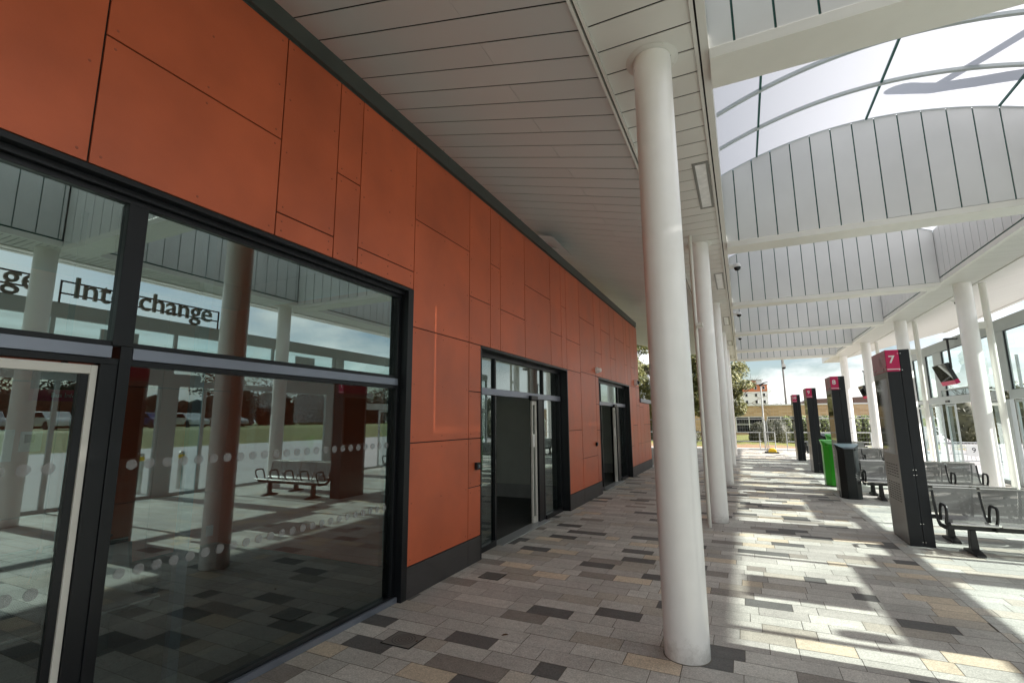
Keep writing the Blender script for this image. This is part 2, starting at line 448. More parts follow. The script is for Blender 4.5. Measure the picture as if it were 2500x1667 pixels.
# ------------------------------------------------------------------ the orange station building
sb = thing('station_building', 'long station building clad in orange panels with dark coping and charcoal plinth', 'building', (XF, 0, 0))
T = .012
panels = MB(); screws = MB(); gap = .006
def panel(y0, y1, z0, z1, scr=True):
    panels.box(XF-T, XF, y0+gap, y1-gap, z0+gap, z1-gap)
    if scr:
        for yy in (y0+.055, y1-.055):
            k = max(2, int((z1-z0)/.45)+1)
            for i in range(k):
                zz = z0+.06 + (z1-z0-.12)*i/(k-1)
                screws.cyl((XF,yy,zz),(XF+.0025,yy,zz),.0085,.006,8)
        if y1-y0 > .7:
            k = max(2, int((z1-z0)/.45)+1)
            for i in range(k):
                zz = z0+.06 + (z1-z0-.12)*i/(k-1)
                screws.cyl((XF,(y0+y1)/2,zz),(XF+.0025,(y0+y1)/2,zz),.0085,.006,8)
def stack(y0, y1, *zs):
    for a, b in zip(zs, zs[1:]): panel(y0, y1, a, b)
ZT = 4.87; ZW = 3.165
# above the big window
stack(-4.6,-3.4,ZW,3.97,ZT); stack(-3.4,-2.8,ZW,3.36,ZT); stack(-2.8,-1.8,ZW,3.97,ZT); stack(-1.8,-.6,ZW,3.36,ZT); stack(-.6,.05,ZW,3.97,ZT)
stack(.05,.35,ZW,3.36,ZT); stack(.35,1.245,ZW,ZT)
stack(1.245,2.435,ZW,3.965,ZT); stack(2.435,3.025,ZW,3.36,ZT); stack(3.025,3.325,ZW,3.975,ZT); stack(3.325,4.195,ZW,3.365,ZT)
# between window and first door
stack(4.195,5.405,.30,1.52,2.755,3.985,ZT)
stack(5.405,5.74,.30,.915,1.52,2.12,2.755); stack(5.405,6.005,2.755,3.38,ZT); stack(6.005,6.32,2.755,4.0,ZT)
stack(6.32,7.235,2.755,3.385,ZT); stack(7.235,8.44,2.755,4.0,ZT); stack(8.44,9.05,2.755,3.385,ZT) if False else stack(8.44,9.05,2.755,3.385,ZT)
stack(9.05,9.355,2.755,4.02,ZT); stack(9.355,10.265,2.755,3.385,ZT); stack(10.265,11.47,2.79,4.02,ZT)
# right of the first door
stack(9.335,10.255,.30,1.53,2.755); stack(10.265,11.455,.30,.92,2.79); stack(11.46,11.745,.30,1.5,2.11,2.78)
stack(11.47,12.105,2.79,3.385,ZT); stack(12.105,13.04,2.79,4.04,ZT); stack(13.04,13.62,2.79,3.41,ZT); stack(13.62,14.82,2.79,4.05,ZT)
stack(14.82,15.17,2.79,3.41,ZT); stack(15.17,15.75,2.79,4.04,ZT); stack(15.75,16.35,2.79,3.41,ZT); stack(16.35,16.95,2.79,4.0,ZT)
stack(15.34,15.74,.30,.925,2.79); stack(15.74,16.40,.30,1.56,2.79); stack(16.40,16.95,.30,.95,2.2,2.79)
panels.build('cladding', M['orange'], sb)
screws.build('panel_fixings', M['fixing'], sb)
DEP = -6.2
w = MB()
w.box(XF-.08,XF-T-.004,-4.6,5.74,ZW,ZT); w.box(XF-.08,XF-T-.004,4.2,5.74,0,ZW)
w.box(XF-.08,XF-T-.004,5.74,9.335,2.75,ZT); w.box(XF-.08,XF-T-.004,9.335,11.745,0,ZT)
w.box(XF-.08,XF-T-.004,11.745,15.34,2.78,ZT); w.box(XF-.08,XF-T-.004,15.34,16.945,0,ZT)
w.build('backing_wall', M['void'], sb)
body = MB()
body.box(-11,-3.26,16.85,16.945,0,ZT)          # end wall
body.box(-11.1,-11.0,-8,16.945,0,ZT)
body.box(-11,-3.26,-8,16.9,4.70,4.80)
body.box(-11,-3.26,-8,-7.9,0,4.7)
body.build('wall', M['orange'], sb)
for a, b in ((4.195,5.405),(5.405,5.74),(9.335,10.255),(10.255,11.455),(11.455,11.745),(15.34,15.74),(15.74,16.40),(16.40,16.95)):
    p = MB(); p.box(XF-.06, XF+.004, a+.003, b-.003, 0, .296)
    for zz in (.06,.23): p.cyl((XF+.004,a+.06,zz),(XF+.007,a+.06,zz),.008,n=8)
    p.build('plinth', M['plinth'], sb)
c = MB()
for i in range(-2,6):
    c.box(XF-.5, XF+.035, i*3.0-1.2+.002, min(i*3.0+1.8,16.99)-.002, 4.885, 5.055)
c.box(XF-.3,XF-.005,-7,16.96,4.87,4.885)
c.build('coping', M['coping'], sb)
for y in (3.6,4.82,6.02,7.22,8.41,9.55,10.73,11.95,13.21,14.4,15.6,16.7):
    MB().cyl((XF-.05,y,5.05),(XF-.05,y,5.17),.004,n=6).build('wire_post', M['steel'], sb)

# ---- big window of the waiting room
XG = -3.262
def rect_frame(mb, y0,y1,z0,z1,t,xa,xb):
    mb.box(xa,xb,y0,y0+t,z0,z1); mb.box(xa,xb,y1-t,y1,z0,z1); mb.box(xa,xb,y0+t,y1-t,z0,z0+t); mb.box(xa,xb,y0+t,y1-t,z1-t,z1)
wf = MB()
wf.box(-3.30,XF+.012,4.10,4.192,0,3.16)                 # right jamb, stepped
wf.box(-3.30,-3.235,4.055,4.10,.06,3.09)
wf.box(-3.30,XF+.012,-4.5,4.10,3.125,3.16); wf.box(-3.30,-3.20,-4.5,4.10,3.085,3.125); wf.box(-3.30,-3.235,-4.5,4.055,3.05,3.085)
wf.box(-3.33,-3.225,1.50,1.605,2.19,3.05)               # mullion
wf.box(-3.33,-3.225,1.545,1.605,.0,2.19)
wf.box(-3.30,-3.235,-4.5,4.055,2.08,2.115); wf.box(-3.30,-3.235,-4.5,4.055,2.185,2.215)
wf.box(-3.30,-3.215,1.605,4.10,0,.065)
wf.box(-3.34,-3.235,1.46,1.545,.0,2.08)                 # door post
win = wf.build('window', M['black'], sb, .003)
tag(win, 'wide black framed shopfront window reflecting the canopy')
rl = MB().box(-3.30,-3.222,1.608,4.055,2.117,2.183); rl.box(-3.30,-3.222,-4.5,1.50,2.117,2.183); rl.box(-3.25,-3.226,1.548,1.566,.0,2.10)
rl.box(-3.235,-3.19,1.608,4.19,.002,.05)
rl.build('rail', M['midframe'], win)
def pane(name, parent, x, y0,y1,z0,z1, mat=None, inner=True):
    MB().add([(x,y0,z0),(x,y1,z0),(x,y1,z1),(x,y0,z1)],[(0,1,2,3)]).build(name, mat or M['glass'], parent)
    if inner: MB().add([(x-.028,y0,z0),(x-.028,y1,z0),(x-.028,y1,z1),(x-.028,y0,z1)],[(0,1,2,3)]).build(name, M['glass_inner'], parent)
pane('pane', win, XG, 1.605,4.055,2.215,3.05,M['glass_upper']); pane('pane', win, XG, -2,1.50,2.215,3.05,M['glass_upper'])
pane('pane', win, XG, 1.605,4.055,.065,2.08)
dt = MB()
for zz in (.91,1.51):
    y = 1.685
    while y < 4.02: dt.cyl((XG+.003,y,zz),(XG+.0035,y,zz),.030,n=20); y += .0985
dt.build('frosted_dots', M['dots'], win)
# the first sliding door, left edge of the picture
d0 = MB(); d0.box(-3.31,-3.25,1.425,1.457,0,2.07); d0.box(-3.31,-3.25,-.2,1.425,2.02,2.07); d0.box(-3.31,-3.25,-.2,1.425,.0,.09); d0.box(-3.31,-3.25,-.2,-.16,.09,2.02)
sd = d0.build('sliding_door', M['leafframe'], sb, .003)
g_ = MB(); g_.box(-3.305,-3.262,1.385,1.423,.09,2.018); g_.build('glazing_bead', M['black'], sd)
pane('pane', sd, -3.275, -.16,1.39,.09,2.02)
dt = MB()
for zz in (.91,1.52):
    y = 1.31
    while y > -.1: dt.cyl((-3.272,y,zz),(-3.2715,y,zz),.030,n=20); y -= .0985
dt.build('frosted_dots', M['dots'], sd)

# ---- waiting-room interior (seen through the glass)
inn = MB(); yy = -3.0
for zs in ((.30,.92),(.92,2.14),(2.14,3.2)):
    for a in (-3.0,-1.8,-.6,.6,1.8,2.4,3.3): 
        b = {-3.0:-1.8,-1.8:-.6,-.6:.6,.6:1.8,1.8:2.4,2.4:3.3,3.3:4.2}[a]
        inn.box(-6.0,-5.95,a+.005,b-.005,zs[0]+.005,zs[1]-.005)
inn.box(-5.95,-3.45,4.12,4.17,.30,3.2)
inn.build('inner_cladding', M['orange_in'], sb)
ip = MB().box(-6.02,-5.94,-3,4.17,0,.295); ip.box(-6.06,-6.01,-3,4.2,0,3.6); ip.box(-5.95,-3.35,4.11,4.16,0,.295)
ip.build('inner_plinth', M['plinth'], sb)
cl = MB().box(-6.0,-3.34,-3,4.2,3.55,3.6); cl.build('inner_ceiling', M['ceil'], sb)
st = MB().box(-3.52,-3.47,2.13,2.20,0,3.3); st.build('inner_post', M['midframe'], sb)
def wall_item(name, label, cat, x, y0,y1,z0,z1, m, t=.03):
    o = MB().box(x,x+t,y0,y1,z0,z1).build(name, m, None, .003); recentre(o,(x,(y0+y1)/2,z0)); return tag(o,label,cat)
th = thing('thermostat', 'small white wall controller with grey display on the indoor orange wall', 'thermostat', (-5.94,2.2,1.55))
MB().box(-5.94,-5.915,2.14,2.29,1.50,1.68).build('casing', M['white'], th, .004)
MB().box(-5.9145,-5.912,2.165,2.235,1.58,1.655).build('display', M['screen'], th)
wall_item('light_switch','tiny white switch low on the indoor orange wall behind the window','switch',-5.94,3.95,4.03,.40,.52,M['white'],.02)
wall_item('notice','white notice with pink border beside the indoor wall controller','notice',-5.94,2.0,2.1,1.42,1.70,M['white'],.01)

# ---- automatic doors
def entrance(name, y0, y1, head, label_part, room_y, dy):
    """black framed recessed screen: sidelight, opening with slid leaf, sidelight, fanlights"""
    xa, xb, xg = -3.36, -3.30, -3.335
    f = MB()
    f.box(-3.42, XF+.004, y1-.006, y1+.03, 0, head)              # reveal right
    f.box(-3.42, XF+.004, y0-.03, y0+.006, 0, head)              # reveal left
    f.box(-3.42, XF+.004, y0+.006, y1-.006, head-.035, head+.0)  # head soffit
    yl, yr, zt = y0+.72, y1-.98, 2.11
    f.box(xa, xb, y0+.006, y1-.006, head-.10, head-.035)
    f.box(xa, xb, y0+.006, y0+.055, .0, head-.10); f.box(xa, xb, y1-.06, y1-.006, 0, head-.10)
    f.box(xa, xb, yl-.05, yl, 0, zt); f.box(xa, xb, yr, yr+.05, 0, zt)
    f.box(xa, xb, yl-.05, yl-.005, zt+.1, head-.10); f.box(xa, xb, yr, yr+.045, zt+.1, head-.10)
    f.box(xa, xb+.02, y0+.055, yl-.05, 0, .075); f.box(xa, xb+.02, yr+.05, y1-.06, 0, .075)
    f.box(xa-.12, xb-.005, yr-.22, yr, 0, zt)                    # dark pocket behind the leaf
    o = f.build('entrance', M['black'], sb, .003); tag(o, label_part)
    MB().box(xa, xb+.012, y0+.055, y1-.06, zt+.002, zt+.098).build('transom', M['midframe'], o, .004)
    for a, b, c_, d in ((y0+.055,yl-.05,zt+.1,head-.1),(yl-.005,yr,zt+.1,head-.1),(yr+.045,y1-.06,zt+.1,head-.1),(y0+.055,yl-.05,.075,zt),(yr+.05,y1-.06,.075,zt)):
        pane('pane', o, xg, a, b, c_, d)
    l = MB(); ya = yr-.43; yb = yr-.02
    l.box(-3.375,-3.34,ya,ya+.035,.02,zt-.03); l.box(-3.375,-3.34,yr-.30,yr-.222,.02,zt-.03) if False else None
    l.box(-3.372,-3.335,ya+.13,ya+.19,.02,zt-.03); l.box(-3.375,-3.34,ya+.035,ya+.13,.02,.12); l.box(-3.375,-3.34,ya+.035,ya+.13,zt-.10,zt-.03)
    lf = l.build('door_leaf', M['leafframe'], o, .002)
    pane('leaf_pane', lf, -3.358, ya+.035, ya+.13, .12, zt-.1, inner=False)
    MB().box(-3.3555,-3.352,ya+.037,ya+.125,1.28,1.50).build('notice', M['white'], lf)
    s = MB().box(-3.30,-3.235,(yl+yr)/2+.25,(yl+yr)/2+.55,zt-.02,zt+.05); s.build('door_sensor', M['black'], o, .012)
    MB().box(-3.40,-3.19,yl,yr,.002,.014).build('threshold', M['galv'], o)
    # lobby behind
    r = MB(); r.box(-7.6,-3.5,room_y,room_y+.08,.30,4.0)
    for k in range(9): pass
    r.build('lobby_wall', M['tile'], sb)
    lp = MB().box(-7.6,-3.5,room_y-.01,room_y+.07,0,.30); lp.box(-7.6,-7.5,y0-1,room_y,0,4.0); lp.box(-7.6,-3.5,y0-.6,y0-.5,0,4.0); lp.box(-7.6,-3.5,y0-1,room_y,3.2,3.3)
    lp.build('lobby_lining', M['lining'], sb)
    return o
entrance('entrance', 5.745, 9.33, 2.755, 'nearer recessed black framed automatic door standing open', 10.48, 0)
entrance('entrance', 11.75, 15.335, 2.785, 'farther recessed black framed automatic door standing open', 16.4, 0)
tag(MB().box(-7.6,-3.36,4.2,16.8,-.004,.001).build('indoor_floor', M['innerfloor']), kind='structure')

# ---- low orange wall at the end
lw = thing('low_wall', 'low orange clad wall with grey coping at the far end of the building', 'wall', (XF,17.9,0))
q = MB()
for a,b,*zs in ((16.96,17.6,.30,.94,2.16,2.31),(17.6,18.42,.30,.94,1.56,2.31),(18.42,18.85,.30,.94,1.56,2.31)):
    for z0,z1 in zip(zs,zs[1:]): q.box(XF-.10,XF-.002,a+.005,b-.005,z0+.005,z1-.005)
q.build('cladding', M['orange'], lw)
MB().box(XF-.12,XF+.002,16.96,18.86,0,.296).build('plinth', M['plinth'], lw)
MB().box(XF-.12,XF-.02,16.96,18.84,.3,2.3).build('core', M['void'], lw)
MB().box(XF-.3,XF+.05,16.97,19.0,2.32,2.45).build('coping', M['midframe'], lw)

# ---- small fittings on the facade
for y, z, lab in ((5.60,1.17,'black push button box on the orange wall left of the nearer door'),(11.31,1.18,'black push button box on the orange wall left of the farther door')):
    o = thing('push_button_box', lab, 'push button', (XF,y,z), 'push button boxes beside the doors')
    MB().box(XF,XF+.045,y-.04,y+.04,z-.045,z+.045).build('casing', M['black'], o, .006)
    MB().cyl((XF+.045,y,z),(XF+.052,y,z),.022,n=16).build('button', M['bin_top'], o)
el = thing('emergency_light', 'round clear bulkhead light high on the orange wall before the farther door', 'wall light', (XF,11.52,2.93))
MB().cyl((XF,11.52,2.93),(XF+.05,11.52,2.93),.075,n=20).build('base', M['white'], el)
MB().cyl((XF+.05,11.52,2.93),(XF+.13,11.52,2.93),.065,.045,20).build('lens', M['diffuser'], el)
cm = thing('cctv_camera', 'white dome camera on the orange wall beyond the farther door', 'camera', (XF,16.25,2.94))
MB().cyl((XF,16.25,2.94),(XF+.10,16.25,2.94),.10,n=20).build('housing', M['white'], cm)
MB().cyl((XF+.10,16.25,2.94),(XF+.17,16.25,2.94),.07,.03,20).build('dome', M['screen'], cm)
tv = thing('ceiling_hatch', 'dark open hatch in the sloping ceiling above the coping', 'hatch', (-3.6,9.4,5.5))
def zc(x): return HC + .25*(-1.0-x)        # sloping ceiling height
hh = MB(); hh.para((-3.75,8.9,zc(-3.75)-.10),(.5,0,-.125),(0,1.3,0),(0,0,.015)); hh.build('flap', M['galv'], tv)
hh = MB(); hh.box(-3.7,-3.4,9.7,9.85,zc(-3.6)-.14,zc(-3.6)-.05); hh.build('vent', M['white'], tv)

# ------------------------------------------------------------------ the canopy
cp = thing('canopy', 'long white canopy with slatted soffits and barrel vaulted rooflights between the gables', 'canopy', (0,0,0))
YN, YE = -9.0, 30.2
PIT = .3165
def yslat(k): return 3.83 + k*PIT
# left sloping ceiling
s = MB(); k = int((YN-3.83)/PIT)
while yslat(k) < 28.3:
    a, b = yslat(k)+.009, yslat(k+1)-.009
    xs = (-6.6,-1.965,-1.0) if k % 2 else (-6.6,-1.0)
    for x0, x1 in zip(xs, xs[1:]):
        x0 += .0015 if x0 > -6 else 0; x1 -= .0015 if x1 < -1.1 else 0
        s.para((x0,a,zc(x0)),(x1-x0,0,zc(x1)-zc(x0)),(0,b-a,0),(0,0,.006))
    k += 1
s.build('ceiling_slats', M['ceil'], cp)
b_ = MB(); b_.para((-6.7,YN,zc(-6.7)+.022),(5.7,0,-5.7*.25),(0,28.3-YN,0),(0,0,.25)); b_.build('ceiling_backing', M['joint_dark'], cp)
b_ = MB(); b_.box(-6.9,-6.7,YN,28.4,5.9,6.75); b_.box(-6.9,-1.0,28.3,28.42,6.35,6.9)
b_.prism([(-6.7,6.38),(-.93,4.96),(-.93,5.3),(-6.7,6.8)],'y',28.31,28.42)
b_.build('roof_edge', M['beam'], cp)
# trim between the ceilings
t = MB(); t.box(-1.0,-.975,YN,YE,4.955,5.06); t.box(-.955,-.93,YN,YE,4.955,5.06); t.build('ceiling_trim', M['soffit'], cp)
MB().box(-.976,-.954,YN,YE,5.0,5.06).build('shadow_gap', M['joint_dark'], cp)
# flat soffit over the columns
def soffit(x0, x1, ya, yb, nm, pit=PIT, gp=.009):
    s = MB(); y = ya
    while y < yb: s.box(x0,x1,y+gp,min(yb,y+pit-gp),HC,HC+.006); y += pit
    s.build(nm, M['soffit'], cp)
    MB().box(x0-.02,x1+.02,ya,yb,HC+.022,HC+.10).build(nm+'_backing', M['joint_dark'], cp)
soffit(-.928,-.145,3.83-41*PIT,YE,'soffit')
t = MB(); t.box(-.143,-.112,YN,YE,4.962,5.06); t.box(-.095,-.03,YN,YE,4.955,5.06); t.box(-.05,-.028,YN,YE,5.06,5.10); t.build('fascia_trim', M['soffit'], cp)
MB().box(-.113,-.094,YN,YE,5.0,5.06).build('fascia_gap', M['joint_dark'], cp)
MB().box(-.945,-.031,YE,YE+.03,4.955,5.5).build('end_plate', M['soffit'], cp)
# right soffits
YER = 33.9
soffit(4.675,5.42,YN,YER,'far_soffit',.1055,.007)
t = MB(); t.box(4.58,4.655,YN,YER,4.955,5.06); t.box(5.425,5.46,YN,YER,4.965,5.06); t.build('far_trim', M['beam'], cp)
def zr(x): return HC + .25*(x-5.46)
s = MB(); k = int((YN-3.83)/.1055)
k = int(YN/.105)
while k*.105 < YER-2:
    y = k*.105; s.para((5.48,y+.002,zr(5.48)),(4.2,0,4.2*.25),(0,.096,0),(0,0,.006)); k += 1
s.build('far_ceiling_slats', M['soffit'], cp)
b_ = MB(); b_.para((5.46,YN,zr(5.46)+.024),(4.3,0,4.3*.25),(0,YER-2-YN,0),(0,0,.25)); b_.build('far_ceiling_backing', M['joint_dark'], cp)
MB().box(9.7,9.85,YN,YER-2,zr(9.7)-.02,zr(9.7)+.4).build('outer_fascia', M['beam'], cp)
MB().box(4.58,5.42,YER,YER+.03,4.96,5.55).build('far_end_plate', M['beam'], cp)
MB().box(4.53,4.58,29.6,YER,4.955,5.5).build('far_fascia', M['gable'], cp)

# gables, beams, vaults
XL, XR = -.028, 4.575
def arc(x): 
    t = (x-2.27)/2.30
    return 6.29 + .49*(1-t*t)
def gable(yf, th=.44, cover=True, top=None):
    A = (lambda x: min(arc(x), top)) if top else arc
    bm = MB(); bm.box(XL,XR,yf,yf+th,4.86,4.965)
    bm.build('beam', M['beam'], cp, .004)
    n = 24; xs = [XL+(XR-XL)*i/n for i in range(n+1)]
    core = MB(); core.prism([(XL,4.966)]+[(XR,4.966)]+[(x,A(x)-.012) for x in reversed(xs)],'y',yf+.035,yf+th-.035)
    core.build('gable_core', M['joint'], cp)
    for nm, ya, yb in (('gable_cladding',yf+.015,yf+.034),('gable_cladding',yf+th-.034,yf+th-.015)):
        g = MB(); x = XL+.207-.3165
        while x < XR:
            a, b = max(x+.010,XL), min(x+.3165-.010,XR)
            if b-a > .02:
                m_ = (a+b)/2
                g.prism([(a,4.975),(b,4.975),(b,A(b)-.004),(m_,A(m_)-.004),(a,A(a)-.004)],'y',ya,yb)
            x += .3165
        g.build(nm, M['gable'], cp)
    return yf+th
YG = [-11.6+.0, -6.34, -1.08, 4.18, 9.44, 14.70, 19.96, 25.22]
ends = []
for y in YG[1:]: ends.append((y, gable(y)))
ends.append((29.3, gable(29.3, .5)))
fr = [e for e in ends]
for i in range(len(fr)-1):
    ya, yb = fr[i][1]+.002, fr[i+1][0]-.002
    n = 28
    vs = []; fs = []
    for j in range(n+1):
        x = XL+(XR-XL)*j/n
        for y in (ya, yb): vs.append((x,y,arc(x)))
    for j in range(n): fs.append((2*j,2*j+1,2*j+3,2*j+2))
    MB().add(vs, fs, True).build('rooflight_vault', M['vault'], cp)
    rb = MB(); y = yb-1.03
    def arcbar(mb, y0, y1, dz0, dz1):
        P = [XL+.01+(XR-XL-.02)*j/n for j in range(n+1)]
        v = []; f = []
        for x in P:
            z = arc(x); v += [(x,y0,z-dz0),(x,y1,z-dz0),(x,y1,z-dz1),(x,y0,z-dz1)]
        for j in range(n):
            a = 4*j
            for k2 in range(4): f.append((a+k2, a+(k2+1)%4, a+4+(k2+1)%4, a+4+k2))
        mb.add(v, f, False)
    while y > ya+.3:
        arcbar(rb, y-.028, y+.028, .05, .004); y -= 1.03
    arcbar(rb, ya, ya+.012, .02, .004); arcbar(rb, yb-.012, yb, .02, .004)
    rb.build('arched_rib', M['frame'], cp)
    pl = MB()
    for x in (.59,2.28,3.96): 
        pl.box(x-.014,x+.014,ya+.03,yb-.03,arc(x)-.036,arc(x)-.004)
    pl.build('purlin', M['joint'], cp)
    # side upstands with vertical slats
    for xs_, sgn in ((XL,1),(XR,-1)):
        u = MB(); y = ya
        while y < yb-.02:
            b2 = min(y+.3165, yb); u.box(xs_, xs_-sgn*.015, y+.009, b2-.009, 5.09, 6.27); y += .3165
        u.build('upstand_cladding', M['gable'], cp)
        MB().box(xs_-sgn*.017, xs_-sgn*.10, ya, yb, 5.065, 6.27).build('upstand_core', M['joint'], cp)
# roof decks above the soffits
d = MB(); d.box(-1.0,-.14,YN,28.4,6.3,6.36); d.box(4.70,5.46,YN,31,6.3,6.36); d.prism([(-1.0,5.3),(-.94,5.3),(-.94,6.3),(-1.0,6.3)],'y',YN,28.4); d.box(5.46,5.5,YN,31,5.3,6.3)
d.build('roof_deck', M['roof'], cp)

o = thing('roof_shadow_caster', 'curved shape added over the nearest rooflight to cast the blue shadow seen through it', 'shadow_caster', (4.6,8.6,7.0))
MB().tube([(3.35,8.72,7.22),(3.6,8.78,7.26),(4.0,8.86,7.30),(4.6,8.80,7.30),(5.4,8.62,7.25),(6.6,8.2,7.1)],.13,14).build('pipe', M['kioskside'], o)  # tube invented to throw a shadow on the translucent vault
MB().tube([(4.0,8.8,7.3),(4.8,8.25,7.5),(5.8,7.6,7.8)],.05,10).build('shadow_arm', M['kioskside'], o)

# ---- columns
def make_column(name, x, y, label, group, r=.165):
    o = thing(name, label, 'column', (x,y,0), group)
    MB().cyl((x,y,0),(x,y,HC-.001),r,n=56).build('shaft', M['column'], o)
    cr = MB(); n = 48
    cr.lathe([(r+.003,HC-.003),(r+.062,HC-.003),(r+.064,HC-.001)],(x,y,0),n); 
    for k in range(4):
        a = .6+k*math.pi/2; cr.cyl((x+(r+.045)*math.cos(a),y+(r+.045)*math.sin(a),HC-.009),(x+(r+.045)*math.cos(a),y+(r+.045)*math.sin(a),HC-.004),.006,n=8)
    cr.build('collar', M['soffit'], o)
    bs = MB(); bs.lathe([(r+.0005,.003),(r+.006,.003),(r+.007,0)],(x,y,0),n); bs.build('base_seal', M['bed'], o)
    return o
lab = ['nearest tall white round column of the left row, in the foreground','second white round column of the left row, just behind the nearest','third white round column of the left row','fourth white round column of the left row','farthest white round column of the left row']
c0 = make_column('column', XC, Y0, lab[0], 'white columns in the left row beside the building')
for n in range(1,5): dup(c0, (XC, Y0+SP*n, 0), lab[n])
lab = ['white round column close behind the nearest totem, with a pipe beside it','white round column showing behind totem 7, second of the right row','white round column between totems 7 and 8 in the right row','farthest white round column of the right row, by the end of the canopy']
r0 = None
for n in range(4):
    l = lab[n]
    if r0 is None: r0 = make_column('column', 5.12, 15.16, 'nearest visible white column of the right row, sunlit on its right side', 'white columns in the right row before the glazed shelter', .175)
    else: dup(r0, (5.12, 15.16+SP*n, 0), ['','second white column of the right row, its top showing above totem 7','third white column of the right row, between totems 7 and 8','farthest white column of the right row, just right of totem 8'][n])
for yy, l in ((9.5,'white round column just right of the picture edge, seen in the window reflection near the bench'),(4.18,'white round column outside the picture, seen in the window reflection left of the totem'),(-1.1,'white round column far outside the picture behind the camera')):
    dup(r0, (5.12, yy, 0), l)
def pipe(x, y, label, side):
    o = thing('downpipe', label, 'drainpipe', (x,y,0), 'white downpipes beside the columns')
    MB().cyl((x,y,.12),(x,y,HC),.07,n=20).build('pipe', M['beam'], o)
    MB().box(x-.22*side,x+.03*side,y-.04,y+.04,3.86,4.02).build('bracket', M['beam'], o, .004)
    MB().box(x-.22*side,x+.03*side,y-.03,y+.03,2.0,2.06).build('bracket', M['beam'], o, .004)
    MB().cyl((x,y,0),(x,y,.12),.075,n=20).build('shoe', M['beam'], o)
    return o
p0 = pipe(5.56, 15.35, 'white downpipe beside the nearest visible right hand column', 1)
dup(p0, (5.56,15.35+SP,0), 'white downpipe beside the second right hand column'); dup(p0, (5.56,15.35+2*SP,0), 'white downpipe beside the third right hand column')
p1 = thing('downpipe', 'slim white downpipe hidden close behind the nearest left column', 'drainpipe', (-.62,Y0+.36,0), 'slim downpipes behind the left columns')
MB().cyl((-.62,Y0+.36,0),(-.62,Y0+.36,HC),.032,n=18).build('pipe', M['beam'], p1)
MB().box(-.60,-.50,Y0+.16,Y0+.36,3.3,3.36).build('bracket', M['beam'], p1)
p1.location = (-.62,Y0+SP-.55,0)
p1['label'] = 'slim white downpipe between the first and second left columns'
dup(p1, (-.62,Y0+2*SP-.55,0), 'slim white downpipe between the second and third left columns')

# ---- recessed lights along the left soffit
def lamp(y, label):
    o = thing('ceiling_light', label, 'ceiling light', (-.255,y,HC), 'recessed lights along the soffit')
    f = MB(); z0, z1 = HC-.008, HC+.004
    x0, x1 = -.355, -.155
    f.box(x0,x0+.035,y-.75,y+.75,z0,z1); f.box(x1-.035,x1,y-.75,y+.75,z0,z1); f.box(x0+.035,x1-.035,y-.75,y-.70,z0,z1); f.box(x0+.035,x1-.035,y+.70,y+.75,z0,z1)
    f.build('frame', M['lampframe'], o, .002)
    MB().box(x0+.035,x1-.035,y-.70,y+.70,HC-.003,HC-.001).build('diffuser', M['diffuser'], o)
    return o
ords = ['nearest','second','third','fourth','farthest']
l0 = lamp(6.98, 'nearest long recessed light, right of the nearest column top')
for n in range(1,5): dup(l0, (-.255,6.98+5.3*n,HC), ords[n].capitalize().lower()+' recessed soffit light counting from the camera')

# ---- cameras on the canopy
def fascia_cam(y, label):
    o = thing('cctv_camera', label, 'camera', (.02,y,4.92), 'white cameras on the fascia')
    MB().cyl((-.03,y,4.92),(.06,y,4.92),.055,n=16).build('bracket', M['white'], o)
    MB().lathe([(0,.07),(.05,.06),(.075,.02),(.078,-.02)],(.13,y,4.90),20).build('housing', M['white'], o)
    MB().lathe([(.066,-.02),(.062,-.055),(.04,-.085),(0,-.095)],(.13,y,4.90),20).build('dome', M['screen'], o)
    return o
f0 = fascia_cam(10.9, 'nearest small white camera on the left fascia')
dup(f0,(.02,16.1,4.92),'second small white camera on the left fascia'); dup(f0,(.02,21.0,4.92),'farthest small white camera on the left fascia')
o = thing('dome_camera', 'pendant dome camera hanging from the last beam against the sky', 'camera', (2.18,29.45,4.86))
MB().cyl((2.18,29.45,4.60),(2.18,29.45,4.86),.02,n=12).build('stem', M['beam'], o)
MB().lathe([(0,.20),(.05,.18),(.10,.06),(.105,0)],(2.18,29.45,4.42),20).build('housing', M['white'], o)
MB().lathe([(.095,0),(.09,-.05),(.05,-.10),(0,-.115)],(2.18,29.45,4.42),20).build('dome', M['screen'], o)
o = thing('dome_camera', 'white dome camera under the right hand sloping ceiling', 'camera', (5.80,17.6,zr(5.8)))
MB().lathe([(.17,.0),(.17,-.03),(.11,-.07),(.10,-.10)],(5.8,17.6,zr(5.8)),24).build('housing', M['white'], o)
MB().lathe([(.09,-.09),(.085,-.13),(.05,-.18),(0,-.19)],(5.8,17.6,zr(5.8)),24).build('dome', M['screen'], o)

